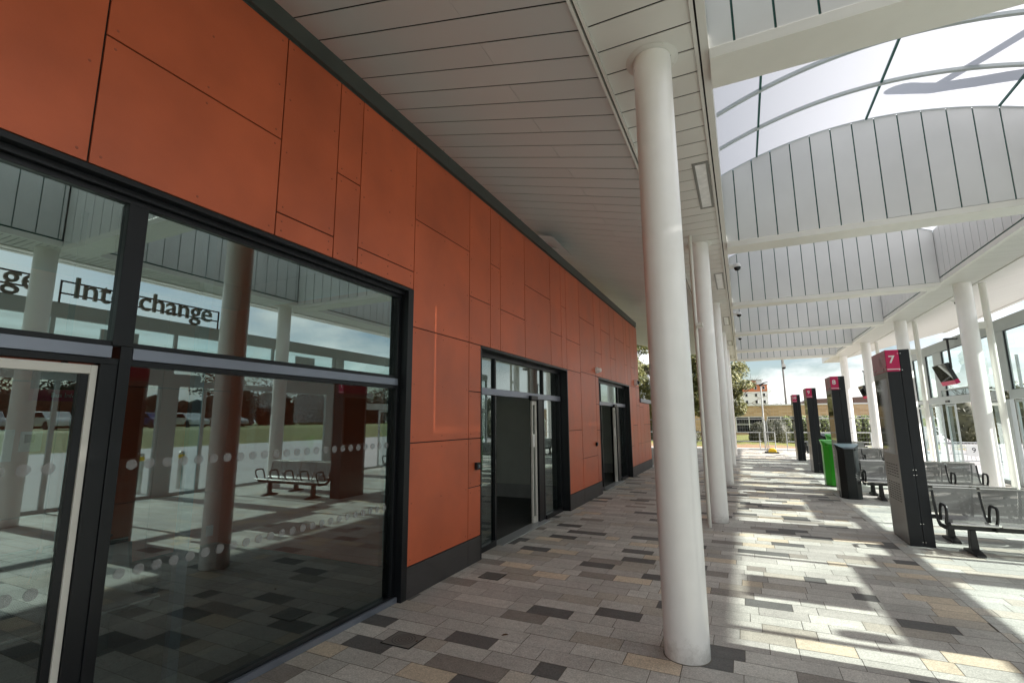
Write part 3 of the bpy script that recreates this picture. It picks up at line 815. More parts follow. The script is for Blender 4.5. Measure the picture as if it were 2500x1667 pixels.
# ------------------------------------------------------------------ information totems
def totem(num, y, label):
    x0, x1, y1, H = KX, KX+.285, y+.80, 2.715
    o = thing('information_totem', label, 'totem', (x0+.14,y+.4,0), 'numbered stand totems')
    b = MB(); b.box(x0+.004,x0+.159,y,y1,0,2.40); b.box(x0+.163,x1,y+.002,y1,0,H)
    bo = b.build('body', M['kiosk'], o, .004)
    sc = MB()
    for zz in (2.66,2.42,1.02,.95,.30,.06):
        for xx in (x0+.147,x0+.178): sc.cyl((xx,y-.003,zz),(xx,y+.001,zz),.006,n=8)
    sc.build('fixings', M['steel'], o)
    s = MB(); s.box(x0-.003,x0+.003,y+.004,y1-.004,.02,1.22); s.box(x0-.003,x0+.003,y+.004,y+.055,1.22,2.31); s.box(x0-.003,x0+.003,y1-.06,y1-.004,1.22,2.31); s.box(x0-.003,x0+.003,y+.004,y1-.004,2.31,2.40)
    s.build('side_panel', M['kioskside'], o)
    lv = MB()
    for zs in ((.90,1.06,5),(.56,.80,8)):
        for i in range(zs[2]):
            zz = zs[0] + (zs[1]-zs[0])*i/(zs[2]-1)
            for k in range(5): lv.box(x0-.0045,x0-.0031,y+.11+k*.125,y+.185+k*.125,zz,zz+.012)
    lv.build('louvres', M['void'], o)
    MB().box(x0-.0025,x0+.001,y+.055,y1-.06,1.22,2.31).build('display_screen', M['screen'], o)
    h = MB().box(x0,x0+.159,y-.001,y1,2.402,H); hb = h.build('number_band', M['magenta'], o, .003)
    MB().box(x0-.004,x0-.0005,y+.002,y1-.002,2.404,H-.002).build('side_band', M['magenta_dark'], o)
    MB().box(x0+.004,x0+.157,y-.0035,y-.0015,2.428,2.440).build('underline', M['white'], hb)
    text(num, .15, M['white'], hb, facing((x0+.068,y-.003,2.572),(1,0,0),(0,0,1)), 'number', .001, bold=.003)
    rg = MB(); n = 20
    for k in range(n):
        a = 2*math.pi*k/n; b2 = 2*math.pi*(k+1)/n
        c_, r1, r2 = (y+.30, 2.57), .07, .055
        rg.add([(x0-.0055,c_[0]+r1*math.cos(a),c_[1]+r1*math.sin(a)),(x0-.0055,c_[0]+r1*math.cos(b2),c_[1]+r1*math.sin(b2)),(x0-.0055,c_[0]+r2*math.cos(b2),c_[1]+r2*math.sin(b2)),(x0-.0055,c_[0]+r2*math.cos(a),c_[1]+r2*math.sin(a))],[(3,2,1,0)])
    rg.box(x0-.0055,x0-.0045,y+.02,y1-.02,2.428,2.438)
    rg.box(x0-.0055,x0-.0045,y+.29,y+.31,2.535,2.605)
    rg.build('emblem', M['magenta'] if False else M['kioskside'], o)
    return o
totem('7', KY, 'tall dark totem with a magenta band numbered 7, nearest')
totem('8', KY+KS, 'tall dark totem with a magenta band numbered 8')
totem('9', KY+2*KS, 'tall dark totem with a magenta band numbered 9')
totem('10', KY+3*KS, 'tall dark totem with a magenta band numbered 10, farthest')
totem('6', KY-KS, 'tall dark totem numbered 6, first of the row, seen only as a window reflection')

# ------------------------------------------------------------------ litter bins
def make_bin(mat, top, name, label, group):
    o = thing(name, label, 'bin', (2.04,13.2,0), group)
    P = [(1.845,13.13),(1.955,12.98),(2.125,12.98),(2.235,13.13),(2.235,13.42),(1.845,13.42)]
    MB().prism(P,'z',.02,1.02).build('body', mat, o, .006)
    pn = MB(); pn.box(1.985,2.095,12.972,12.979,.06,.98); pn.build('door', mat, o, .002)
    MB().cyl((2.08,12.968,.62),(2.08,12.974,.62),.01,n=10).build('lock', M['void'], o)
    # hood: wider sloping lid whose front slopes down
    q = [(1.81,13.16),(1.945,12.955),(2.135,12.955),(2.27,13.16),(2.27,13.44),(1.81,13.44)]
    h = MB(); lo = [(x,y,1.02) for x,y in P]; mid = [(q[0][0],q[0][1],1.16),(q[1][0]+.01,q[1][1],1.07),(q[2][0]-.01,q[2][1],1.07),(q[3][0],q[3][1],1.16),(q[4][0],q[4][1],1.165),(q[5][0],q[5][1],1.165)]
    h.add(lo+mid,[(i,(i+1)%6,6+(i+1)%6,6+i) for i in range(6)]); h.build('hood', mat, o)
    MB().add(mid,[(0,1,2,3),(0,3,4,5)]).build('lid', top, o)
    ap = MB(); ap.box(1.90,2.18,13.02,13.035,1.03,1.06); ap.build('slot', M['void'], o)
    MB().prism(P,'z',0,.02).build('foot', M['void'], o)
    return o
b0 = make_bin(M['bin'], M['bin_top'], 'litter_bin', 'dark grey litter bin in front of totem 8', 'dark litter bins before the totems')
dup(b0, (2.74,21.7,0), 'dark litter bin farther off, just right of totem 9')
g0 = make_bin(M['green'], M['green'], 'recycling_bin', 'bright green recycling bin just behind totem 8', 'green recycling bins behind the totems')
g0.location = (2.04,15.36,0)
dup(g0, (2.84,20.6,0), 'green recycling bin farther off, its top showing over the nearer green bin')

# ------------------------------------------------------------------ benches
def shell(mb, uvs, x0, x1, ys, zs, flip=1, yc=0.):
    """curved seat-and-back sheet following a profile"""
    L = [0.]
    for i in range(1, len(ys)): L.append(L[-1]+math.hypot(ys[i]-ys[i-1], zs[i]-zs[i-1]))
    vs = []; fs = []
    for y, z in zip(ys, zs): vs += [(x0, yc+flip*y, z), (x1, yc+flip*y, z)]
    for i in range(len(ys)-1):
        f = (2*i, 2*i+1, 2*i+3, 2*i+2); fs.append(f if flip > 0 else f[::-1])
        uv = [(x0,L[i]),(x1,L[i]),(x1,L[i+1]),(x0,L[i+1])]
        uvs += uv if flip > 0 else uv[::-1]
    mb.add(vs, fs, True)
prof = [(-.245,.385),(-.24,.405),(-.22,.412),(-.15,.402),(-.05,.388),(.05,.382),(.11,.395),(.15,.43),(.175,.49),(.20,.56),(.232,.67),(.256,.76),(.266,.785),(.29,.825),(.30,.81)]
# smooth the profile
def seat_row(root, x0, n, pitch, yc, flip):
    for i in range(n):
        a, b = x0+i*pitch+.012, x0+(i+1)*pitch-.022
        mb = MB(); uvs = []
        shell(mb, uvs, a, b, [p[0] for p in prof[:-2]], [p[1] for p in prof[:-2]], flip, yc)
        o = mb.build('seat_shell', M['perf'], root)
        uvl = o.data.uv_layers.new(name='UVMap')
        for k, (u, v) in enumerate(uvs): uvl.data[k].uv = (u, v)
        e = MB(); s = flip
        e.cyl((a,yc-s*.243,.392),(b,yc-s*.243,.392),.013,n=10)
        e.build('seat_edge', M['steel'], root)
        MB().cyl((a,yc+s*.272,.788),(b,yc+s*.272,.788),.010,n=10).build('back_edge', M['steel'], root)
def armrest(root, x, yc, flip, zb=.38):
    s = flip
    pts = [(x,yc-s*.13,zb),(x,yc-s*.195,.48),(x,yc-s*.21,.57),(x,yc-s*.195,.60),(x,yc-s*.16,.61),(x,yc-s*.04,.612),(x,yc-s*.005,.59),(x,yc+s*.03,.50),(x,yc+s*.06,zb+.01)]
    f = MB(); f.tube(pts, .018, 8); f.build('armrest', M['blackcast'], root)
def bracket(root, x, yc, flip):
    s = flip; w_ = .024
    P = [(-.16,.36),(.08,.345),(.15,.38),(.19,.47),(.235,.62),(.258,.75),(.28,.75),(.262,.64),(.225,.47),(.19,.36),(.12,.30),(-.10,.30)]
    MB().prism([(yc+s*a,b) for a,b in P],'x',x-w_/2,x+w_/2).build('bracket', M['blackcast'], root)
def leg(root, x, yc, s):
    l = MB(); l.prism([(x-.045,.03),(x+.045,.03),(x+.03,.30),(x-.03,.30)],'y',yc-.045,yc+.045)
    l.prism([(yc-.22,0),(yc+.22,0),(yc+.21,.028),(yc+.06,.06),(yc-.06,.06),(yc-.21,.028)],'x',x-.05,x+.05)
    l.build('leg', M['blackcast'], root, .006)
def bench(name, label, n=4, double=True, pitch=.5, group='perforated steel benches behind the totems'):
    o = thing(name, label, 'bench', (2.3,8.72,0), group)
    x0 = 2.3; L = n*pitch
    rows = [(8.52,1)] + ([(9.30,-1)] if double else [])
    for yc, s in rows:
        MB().box(x0+.04,x0+L-.04,yc-.03,yc+.03,.29,.345).build('beam', M['blackcast'], o, .004)
        seat_row(o, x0, n, pitch, yc, s)
        for i in range(n+1):
            armrest(o, x0+i*pitch-.004, yc, s); bracket(o, x0+i*pitch-.004, yc, s)
        for x in (x0+.28, x0+L-.28): leg(o, x, yc, s)
    return o
bn = bench('bench', 'nearest perforated steel back to back bench with black arms, right of totem 7')
dup(bn, (2.3,8.72+KS-.35,0), 'second perforated steel bench, between the bin and totem 7')
dup(bn, (2.3,8.72+2*KS,0), 'third perforated steel bench, farther behind the second')
dup(bn, (2.3,8.72+3*KS,0), 'farthest perforated steel bench, mostly hidden behind totem 9')
ib = dup(bn, (-5.2,1.35,0), 'perforated steel bench indoors behind the big window, backs toward the glass', R(90)); ib['group'] = 'indoor seats'; ib.location = (-4.75,.55,0)

# ------------------------------------------------------------------ glazed shelter on the right
XW = 6.25
gs = thing('glazed_shelter', 'long pale framed glazed waiting shelter with automatic doors on the right', 'building', (XW,12,0))
ZH, ZA, ZB = 3.93, 2.41, 2.18
f = MB(); fas = MB()
for k in range(-6,14):
    a = -9.5+k*2.6+9.5; 
y = -9.0
while y < 24.1:
    fas.box(XW-.03,XW+.12,y+.003,min(y+2.6,24.15)-.003,ZH+.06,4.24); y += 2.6
fas.build('fascia', M['frame'], gs)
MB().box(XW-.0,XW+.24,-9,24.15,4.241,4.26).build('roof', M['roof'], gs)
f.box(XW-.04,XW+.06,-9,24.12,ZH,ZH+.06); f.box(XW-.03,XW+.06,-9,24.12,.0,.07)
posts = [(24.02,24.12),(22.52,23.28),(20.95,21.72),(16.55,17.1)]
for a, b in posts: f.box(XW-.03,XW+.06,a,b,.07 if b-a<.2 else ZA,ZH)
f.box(XW-.03,XW+.06,22.75,23.12,.07,ZB)
f.box(XW-.03,XW+.06,16.75,17.1,.07,ZB)
# transoms
f.box(XW-.02,XW+.06,22.9,24.02,ZB+.04,ZA-.07)
f.box(XW-.09,XW+.10,17.3,22.75,ZB,ZA); f.box(XW-.09,XW+.10,14.2,16.55,ZB,ZA)
# over-door box
f.box(XW-.06,XW+.05,21.26,21.34,ZA,ZA+.24); f.box(XW-.06,XW+.05,18.9,19.0,ZA,ZA+.24); f.box(XW-.06,XW+.05,19.0,21.26,ZA+.20,ZA+.24)
f.build('frame', M['frame'], gs, .004)
MB().box(XW+.02,XW+.05,19.0,21.26,ZA,ZA+.20).build('grille', M['kioskside'], gs)
def leaf(y0, y1, x=XW, m=M['frame'], lab_=None, t=.06):
    l = MB(); rect_frame(l, y0, y1, .03, ZB-.02, t, x-.02, x+.025); o = l.build('door_leaf', m, gs, .003)
    pane('leaf_pane', o, x, y0+t, y1-t, .03+t, ZB-.02-t, M['glass_clear'], False)
    return o
leaf(21.65,22.70); leaf(20.7,21.5,XW+.09); leaf(17.3,18.55); leaf(18.2,19.2,XW+.09,M['black'],None,.05)
leaf(15.0,16.5); leaf(13.2,14.2)
MB().box(XW-.13,XW-.09,20.5,20.8,ZB+.03,ZB+.10).build('door_sensor', M['black'], gs, .01)
pn = []
for a,b,c_,d in ((23.28,24.02,ZA-.07,ZH),(21.72,22.52,ZA,ZH),(17.1,20.95,ZA+.0,ZH),(13.0,16.55,ZA,ZH),(23.12,24.02,.07,ZB+.04)):
    e = MB(); rect_frame(e, a, b, c_, d, .022, XW-.012, XW+.02); eo = e.build('gasket', M['black'], gs)
    pane('pane', gs, XW+.01, a+.02, b-.02, c_+.02, d-.02, M['glass_clear'], False)
# unseen near shelter: bars, panels and disc invented to shape sunlight on the paving
nf = MB()
def shadow_bay(y0):
    nf.box(XW-.03,XW+.06,y0+.85,y0+3.16,2.64,3.12)
    nf.box(XW-.03,XW+.06,y0+3.16,y0+3.84,2.64,2.95); nf.box(XW-.03,XW+.06,y0+3.84,y0+5.20,2.64,2.79); nf.box(XW-.03,XW+.06,y0-.06,y0+.85,2.64,2.79)
    nf.box(XW-.02,XW+.04,y0+3.10,y0+3.18,3.12,ZH); nf.box(XW-.02,XW+.04,y0+.66,y0+.74,3.12,ZH)
    nf.box(XW-.03,XW+.06,y0+2.88,y0+3.33,.07,2.64)
    nf.box(XW-.02,XW+.04,y0+3.96,y0+4.04,.07,2.64)
    nf.box(XW+.0,XW+.05,y0+1.56,y0+2.31,3.19,3.82)
    nf.box(XW-.02,XW+.04,y0+.9,y0+.98,.07,2.64)
for y0 in (4.14-SP, 4.14, 4.14+SP): shadow_bay(y0)
for y0 in (-9.0,-6.4): nf.box(XW-.03,XW+.06,y0,y0+.3,.07,ZH)
nf.box(XW-.03,XW+.06,12.6,13.0,.07,ZH)
nf.cyl((XW,5.05,3.22),(XW+.02,5.05,3.36),.10,n=16)
nf.build('shadow_frame', M['frame'], gs)
pane('pane', gs, XW+.01, -9, 12.6, .07, ZH, M['glass_clear'], False)
bk = MB(); 
for y in (-9,-4,1,6,11,16.8,24.0): bk.box(9.3,9.36,y,y+.1,0,4.0) if y in (-9,24.0) else None
bk.build('rear_post', M['frame'], gs)

# roof-top letters, reading correctly in the window's reflection
sg = thing('roof_sign', 'dark metal letters reading Interchange on the shelter roof, seen reflected in the window', 'sign', (6.33,6.5,4.25))
def letters(body, yc, zc_, size):
    text(body, size, M['lampframe'], sg, facing((6.33,yc,zc_),(0,1,0),(0,0,1)), 'lettering', .03, bold=.004)
letters('Interchange', 6.66, 4.62, .65)
letters('ge', 4.30, 4.62, .65)
rr = MB()
for ya, yb in ((4.92,8.40),(3.3,4.74)):
    for za in (4.47,4.73): rr.box(6.345,6.375,ya,yb,za,za+.03)
    rr.box(6.345,6.375,yb-.03,yb,4.2,4.76); rr.box(6.345,6.375,ya,ya+.03,4.2,4.76)
rr.build('rail', M['kiosk'], sg)

# hanging screens
def hang_screen(x, y, label, group):
    o = thing('information_screen', label, 'screen', (x,y,3.0), group)
    zt = 3.38
    MB().box(x+.02,x+.07,y-.03,y+.02,zt-.15,4.12).build('pole', M['blackcast'], o)
    m_ = MB(); m_.box(x-.03,x+.12,y-.09,y+.08,4.12,4.17); m_.box(x+.10,XW-.035,y-.03,y+.02,4.12,4.16); m_.build('ceiling_plate', M['blackcast'], o)
    b = MB(); b.para((x-.10,y,zt),(.22,0,-.64),(0,1.15,0),(.10,0,.045)); b.build('casing', M['blackcast'], o)
    ft = Vector((.22,0,-.64)); nrm = Vector((-.10,0,-.034)).normalized()*.004
    p = Vector((x-.10,y,zt))+nrm
    MB().add([p+Vector((0,.02,0)),p+Vector((0,1.13,0)),p+Vector((0,1.13,0))+ft*.80,p+Vector((0,.02,0))+ft*.80],[(0,1,2,3)]).build('display', M['screen'], o)
    MB().add([p+ft*.81,p+Vector((0,1.15,0))+ft*.81,p+Vector((0,1.15,0))+ft,p+ft],[(0,1,2,3)]).build('magenta_strip', M['magenta'], o)
    MB().para(Vector((x-.098,y-.003,zt))+ft*.80,ft*.2,(0,.004,0),(.10,0,.045)).build('magenta_edge', M['magenta'], o)
    return o
h0 = hang_screen(5.92, 19.35, 'black hanging information screen with a magenta strip, nearer of two over the right side', 'hanging information screens')
dup(h0, (5.92,31.0,3.0), 'black hanging information screen farther off, edge on beside a white column')
# indoor screen lettered Bus Information
bi = thing('information_screen', 'indoor hanging screen with a pink strip lettered Bus Information behind the window', 'screen', (-5,2.0,2.0))
MB().box(-5.06,-5.0,1.84,2.22,1.93,2.02).build('strip', M['magenta'], bi)
MB().box(-5.06,-5.0,1.84,2.22,2.022,2.20).build('display', M['screen'], bi)
MB().box(-5.04,-5.02,2.0,2.04,2.2,3.55).build('pole', M['blackcast'], bi)
text('Bus Information', .05, M['white'], bi, facing((-4.996,2.11,1.975),(0,1,0),(0,0,1)), 'lettering', .001)
text('i', .16, M['kioskside'], None, facing((-5.93,2.19,2.21),(0,1,0),(0,0,1)), 'info_symbol', .004)
tag(bpy.data.objects['info_symbol'], 'dark letter i symbol fixed high on the indoor orange wall', 'sign')

# ------------------------------------------------------------------ paving details
def cover(x0,x1,y0,y1,label):
    o = thing('inspection_cover', label, 'cover', ((x0+x1)/2,(y0+y1)/2,0), 'inspection covers in the paving')
    MB().box(x0-.012,x1+.012,y0-.012,y1+.012,.0015,.003).build('frame', M['joint_dark'], o)
    MB().box(x0,x1,y0,y1,.003,.006).build('plate', M['grey_cover'], o)
    r_ = MB(); cx, cy = (x0+x1)/2,(y0+y1)/2
    for k in range(1,5):
        n = 28; ra = .024*k; rb2 = ra-.006
        for i in range(n):
            a, b = 2*math.pi*i/n, 2*math.pi*(i+1)/n
            r_.add([(cx+ra*math.cos(a),cy+ra*math.sin(a),.0068),(cx+ra*math.cos(b),cy+ra*math.sin(b),.0068),(cx+rb2*math.cos(b),cy+rb2*math.sin(b),.0068),(cx+rb2*math.cos(a),cy+rb2*math.sin(a),.0068)],[(0,1,2,3)])
    r_.build('ring_pattern', M['plinth'], o)
cover(-2.75,-2.49,3.36,3.58,'square metal inspection cover with ring pattern, nearest in the paving')
cover(-2.83,-2.60,5.10,5.31,'square metal inspection cover near the corner before the nearer door')
lv = [(-1.91,3.88,.5),(-2.50,3.48,1.2),(-2.74,6.48,2.),(-.42,8.6,.3),(-.9,9.1,.9),(-1.6,5.2,2.2),(-2.2,7.4,.1)]
def make_leaf():
    mb = MB()
    pts = [(-.03,0,.002),(-.01,.009,.008),(.012,.007,.012),(.034,0,.006),(.012,-.007,.010),(-.01,-.009,.004)]
    mb.add(pts,[(0,1,2,3,4,5)]); return mb
ll = ['curled brown fallen leaf in the middle of the near paving','brown fallen leaf beside the nearest inspection cover','brown fallen leaf near the first door threshold','brown fallen leaf beside the second left column','brown fallen leaf left of the second column','brown fallen leaf between the covers and the nearest column','brown fallen leaf in front of the first door']
lf0 = None
for i, (x,y,a) in enumerate(lv):
    if lf0 is None:
        lf0 = make_leaf().build('fallen_leaf', M['leafdry']); o = lf0
    else:
        o = lf0.copy(); col.objects.link(o)
    o.location = (x,y,.001); o.rotation_euler = (0,0,a); s_ = 1 if i < 1 else .5; o.scale = (s_,s_,1)
    tag(o, ll[i], 'leaf', 'fallen leaves on the paving')

# ------------------------------------------------------------------ beyond: fences, planting, buildings
def heras(x0, x1, y, label):
    o = thing('mesh_fence_panel', label, 'fence', (x0,y,0), 'temporary mesh fence panels')
    r_ = .02; zt = 1.71
    f = MB(); f.tube([(x0,y,.05),(x0,y,zt-.12),(x0+.03,y,zt-.03),(x0+.12,y,zt),(x1-.12,y,zt),(x1-.03,y,zt-.03),(x1,y,zt-.12),(x1,y,.05)],r_,8)
    f.cyl((x0,y,.14),(x1,y,.14),.015,n=8)
    f.build('frame', M['galv'], o)
    m_ = MB(); z = .30
    while z < 1.66: m_.cyl((x0,y,z),(x1,y,z),.0045,n=4); z += .24
    x = x0+.1
    while x < x1: m_.cyl((x,y,.14),(x,y,zt),.0022,n=3,caps=False); x += .12
    m_.build('mesh', M['galv'], o)
    return o
heras(-2.44,1.02,28.7,'temporary mesh fence panel left of the yellow foot')
heras(1.10,4.56,28.7,'temporary mesh fence panel right of the yellow foot, behind the totems')
heras(4.62,8.08,28.7,'temporary mesh fence panel at the far right behind the columns')
heras(-6.0,-2.52,28.7,'temporary mesh fence panel at the far left behind the columns')
o = thing('fence_foot', 'yellow plastic fence foot on a black rubber block', 'fence foot', (1.2,28.2,0))
fb = MB(); fb.prism([(1.03,.03),(1.42,.03),(1.40,.16),(1.32,.23),(1.14,.23),(1.05,.14)],'y',28.05,28.55); fb.build('block', M['yellow'], o, .02)
MB().prism([(.88,0),(1.52,0),(1.50,.06),(.90,.06)],'y',28.0,28.75).build('rubber_base', M['tyre'], o, .01)
MB().box(1.05,1.09,28.66,28.69,.9,1.0).build('coupler', M['blackcast'], o)
def rail_run(x0, x1, y, label, step=1.25):
    o = thing('handrail', label, 'railing', (x0,y,0), 'tubular railings beyond the paving')
    f = MB(); f.cyl((x0,y,.98),(x1,y,.98),.025,n=10); f.cyl((x0,y,.50),(x1,y,.50),.022,n=10); f.build('rail', M['galv'], o)
    x = x0
    while x <= x1+.01: MB().cyl((x,y,0),(x,y,.98),.025,n=10).build('post', M['galv'], o); x += step
rail_run(-4.25,.85,30.3,'grey tubular railing left of the yellow foot'); rail_run(2.05,5.8,30.3,'grey tubular railing right of the yellow foot, behind the totems')
rail_run(-9.6,-4.6,30.3,'grey tubular railing seen past the low orange wall')
rail_run(1.0,1.5,30.5,'short grey tubular railing right behind the yellow foot',.5)

def foliage(mb, centres, count, size, seed):
    rnd = random.Random(seed)
    for _ in range(count):
        c, r_ = rnd.choice(centres)
        while True:
            p = Vector((rnd.uniform(-1,1),rnd.uniform(-1,1),rnd.uniform(-1,1)))
            if .35 < p.length < 1: break
        q = Vector(c)+Vector((p.x*r_[0],p.y*r_[1],p.z*r_[2]))
        a = Vector((rnd.gauss(0,1),rnd.gauss(0,1),rnd.gauss(0,1))).normalized(); b = a.orthogonal().normalized()
        s_ = size*rnd.uniform(.6,1.4)
        mb.add([q-a*s_,q-b*s_*.5,q+a*s_,q+b*s_*.5],[(0,1,2,3)])
def branch(mb, p, d, L, r_, depth, rnd, tips):
    e = p + d*L; mb.cyl(p, e, r_, r_*.6, 7, caps=False)
    if depth == 0: tips.append(e); return
    for _ in range(3):
        nd = (d + Vector((rnd.gauss(0,.55),rnd.gauss(0,.55),rnd.gauss(.1,.4)))).normalized()
        branch(mb, e, nd, L*rnd.uniform(.6,.85), r_*.6, depth-1, rnd, tips)
def tree(x, y, h, spread, label, seed, count=5000, mat='leaf', low=.25, size=.11):
    rnd = random.Random(seed)
    o = thing('tree', label, 'tree', (x,y,0), 'evergreen trees beyond the fence')
    mb = MB(); tips = []
    branch(mb, Vector((x,y,0)), Vector((0,0,1)), h*.28, .16*h/7, 4, rnd, tips)
    mb.build('trunk', M['bark'], o)
    cs = []
    for _ in range(60):
        a = rnd.uniform(0,2*math.pi); t = rnd.uniform(low,1.0); rr_ = spread*math.sqrt(max(.05,1-((t-.45)/.62)**2))*rnd.uniform(.35,1)
        cs.append(((x+rr_*math.cos(a),y+rr_*math.sin(a),h*t),(rnd.uniform(.5,1.1)*spread*.3,rnd.uniform(.5,1.1)*spread*.3,rnd.uniform(.4,.9)*spread*.3)))
    f = MB(); foliage(f, cs, count, size, seed); f.build('crown', M[mat], o)
    return o
tree(-2.0,38.0,6.2,2.75,'bushy evergreen tree showing right of the left columns',3,34000,low=.34,size=.085)
tree(-7.2,38.5,8.0,3.0,'tall evergreen tree between the orange building and the nearest column',5,34000,low=.10,size=.09)
tree(-13,40,8.0,4.0,'evergreen tree hidden mostly behind the orange building',8,5000)
def bare(x,y,h,label,seed):
    rnd = random.Random(seed); o = thing('bare_tree', label, 'tree', (x,y,0), 'bare trees far off')
    mb = MB(); tips = []; branch(mb, Vector((x,y,0)), Vector((0,0,1)), h*.28, .012*h, 5, rnd, tips); mb.build('trunk', M['bark'], o)
    return o
bare(-.6,41,6.2,'thin bare twigs rising beside the bushy evergreen tree',4)
bare(6.6,95,5.4,'small bare tree above the brick roof beside the mast',9)
bare(-5.4,40,8.4,'bare branched tree above the evergreen by the building corner',12)

def bush(name, label, cs, count, mat, size=.05, seed=1, core=None):
    o = thing(name, label, 'hedge', cs[0][0][:2]+(0,))
    f = MB(); foliage(f, cs, count, size, seed); f.build('foliage', M[mat], o)
    if core:
        k = MB()
        for c_, r_ in cs:
            n, m_ = 12, 8; vs = []
            for i in range(m_+1):
                ph = math.pi*i/m_
                for j in range(n): 
                    th_ = 2*math.pi*j/n; vs.append((c_[0]+.88*r_[0]*math.sin(ph)*math.cos(th_),c_[1]+.88*r_[1]*math.sin(ph)*math.sin(th_),c_[2]+.88*r_[2]*math.cos(ph)))
            k.add(vs,[(i*n+j,(i+1)*n+j,(i+1)*n+(j+1)%n,i*n+(j+1)%n) for i in range(m_) for j in range(n)],True)
        k.build('inner_growth', M['hedge_dark'], o)
    return o
bush('hedge','dark clipped rounded hedge behind the fence',[((.95,36.2,.62),(.72,.8,.92)),((1.5,36.4,.72),(.8,.8,.92)),((2.0,36.6,.78),(.75,.9,.95))],15000,'hedge_dark',.045,2,True)
hc = [((2.75+.55*i,38.5,.85),(.5,.8,1.08)) for i in range(9)]
bush('hedge','light green leafy hedge behind totems 8 to 10',hc,16000,'hedge_light',.06,6,True)
bush('hedge','dark low hedge left beyond the orange building',[((-6.4,37,.5),(2,.8,.8)),((-9,37,.5),(2,.8,.8)),((-4.2,37,.5),(1.6,.8,.7))],9000,'hedge_dark',.06,3,True)

bush('hedge','tall dark shrubs beyond the glazed shelter at the right',[((13+1.6*i,42+.5*i,1.6),(1.5,1.2,1.9+.3*(i%3))) for i in range(11)],16000,'hedge_dark',.12,11,True)
# brick school-like building
bb = thing('brick_building', 'long low buff brick building with white roof edge and strip windows', 'building', (5,50,0))
w = MB(); w.box(-14,13,50,50.3,1.90,2.86); w.box(-14,-.62,50,50.3,0,1.90); w.box(-.6,13,50,50.3,0,.45); w.box(1.62,2.0,50,50.3,.45,1.9); w.box(-14,13,50.3,58,0,2.7)
w.build('wall', M['brick'], bb)
MB().box(-14.1,13.1,49.9,50.3,2.86,2.97).build('roof_edge', M['white'], bb)
for a, b, n_ in ((-.6,1.6,2),(2.0,5.2,3),(5.2,8.4,3),(8.4,11.6,3)):
    fr_ = MB(); 
    for i in range(n_+1): xx = a+(b-a)*i/n_; fr_.box(xx-.04,xx+.04,49.96,50.02,.45,1.88)
    fr_.box(a,b,49.965,50.015,.45,.52); fr_.box(a,b,49.965,50.015,1.15,1.21); fr_.box(a,b,49.965,50.015,1.83,1.89)
    wo = fr_.build('window', M['white'], bb)
    MB().add([(a,50.01,.45),(b,50.01,.45),(b,50.01,1.89),(a,50.01,1.89)],[(0,1,2,3)]).build('pane', M['carglass'], wo)
# pitched tiled roof beyond
pr = thing('tiled_roof_house', 'brown tiled pitched roof rising behind the brick building at right', 'building', (8.6,62,0))
MB().prism([(5.4,3.0),(6.6,3.75),(14,3.95),(14,3.0)],'y',62,68).build('roof', leafy('brown_tile',(.10,.06,.05),(.22,.14,.11),12), pr)
MB().box(5.4,14,62.2,67.8,0,3.0).build('wall', M['brick'], pr)
# flats
ft = thing('apartment_block', 'white rendered apartment block with orange top storey', 'building', (2,110,0))
MB().box(-8,4.85,110,120,0,7.05).build('wall', M['render'], ft)
tp = MB().box(-8,4.85,109.95,120,7.05,8.42); tp.build('top_storey', M['flatorange'], ft)
MB().box(-8.2,5.05,109.6,120.2,8.42,8.52).build('roof', M['galv'], ft)
MB().box(.9,4.0,111,118,8.52,9.45).build('penthouse', M['render'], ft)
MB().box(1.9,2.9,110.9,111,8.53,9.3).build('penthouse_panel', M['flatorange'], ft)
MB().box(.4,4.3,110.6,118.3,9.45,9.55).build('penthouse_roof', M['galv'], ft)
for x in (-5.4,-3.2,-1.0,1.0,2.75,4.2):
    for z in (1.1,3.0,4.95,6.0-.3,7.75):
        if z == 6.0-.3: continue
        wo = MB().box(x-.26,x+.26,109.90,109.97,z-.32,z+.38).build('window', M['white'], ft)
        MB().box(x-.2,x+.2,109.86,109.91,z-.26,z+.32).build('pane', M['carglass'], wo)
    wo = MB().box(x-.26,x+.26,109.93,109.98,6.0,6.7).build('window', M['white'], ft)
    MB().box(x-.2,x+.2,109.88,109.93,6.06,6.64).build('pane', M['carglass'], wo)
# lamp post and mast
o = thing('street_lamp', 'slim grey street lamp with twin flat heads before the brick building', 'street lamp', (1.19,35.3,0))
MB().cyl((1.19,35.3,0),(1.19,35.3,.9),.085,n=14).build('base', M['galv'], o)
MB().cyl((1.19,35.3,.9),(1.19,35.3,3.9),.05,.038,14).build('pole', M['galv'], o)
MB().prism([(1.10,3.80),(1.22,3.78),(1.36,3.93),(1.36,3.99),(1.10,3.90)],'y',35.2,35.4).build('lamp_head', M['blackcast'], o)
MB().prism([(1.30,3.93),(1.62,4.03),(1.62,4.07),(1.30,4.0)],'y',35.22,35.38).build('lamp_head', M['blackcast'], o)
o = thing('mast', 'tall thin grey mast rising behind the brick roof', 'mast', (4.32,60,0))
MB().cyl((4.32,60,0),(4.32,60,13),.11,.06,12).build('pole', M['kioskside'], o); MB().cyl((4.32,60,13),(4.32,60,13.2),.2,.2,12).build('head', M['kioskside'], o)

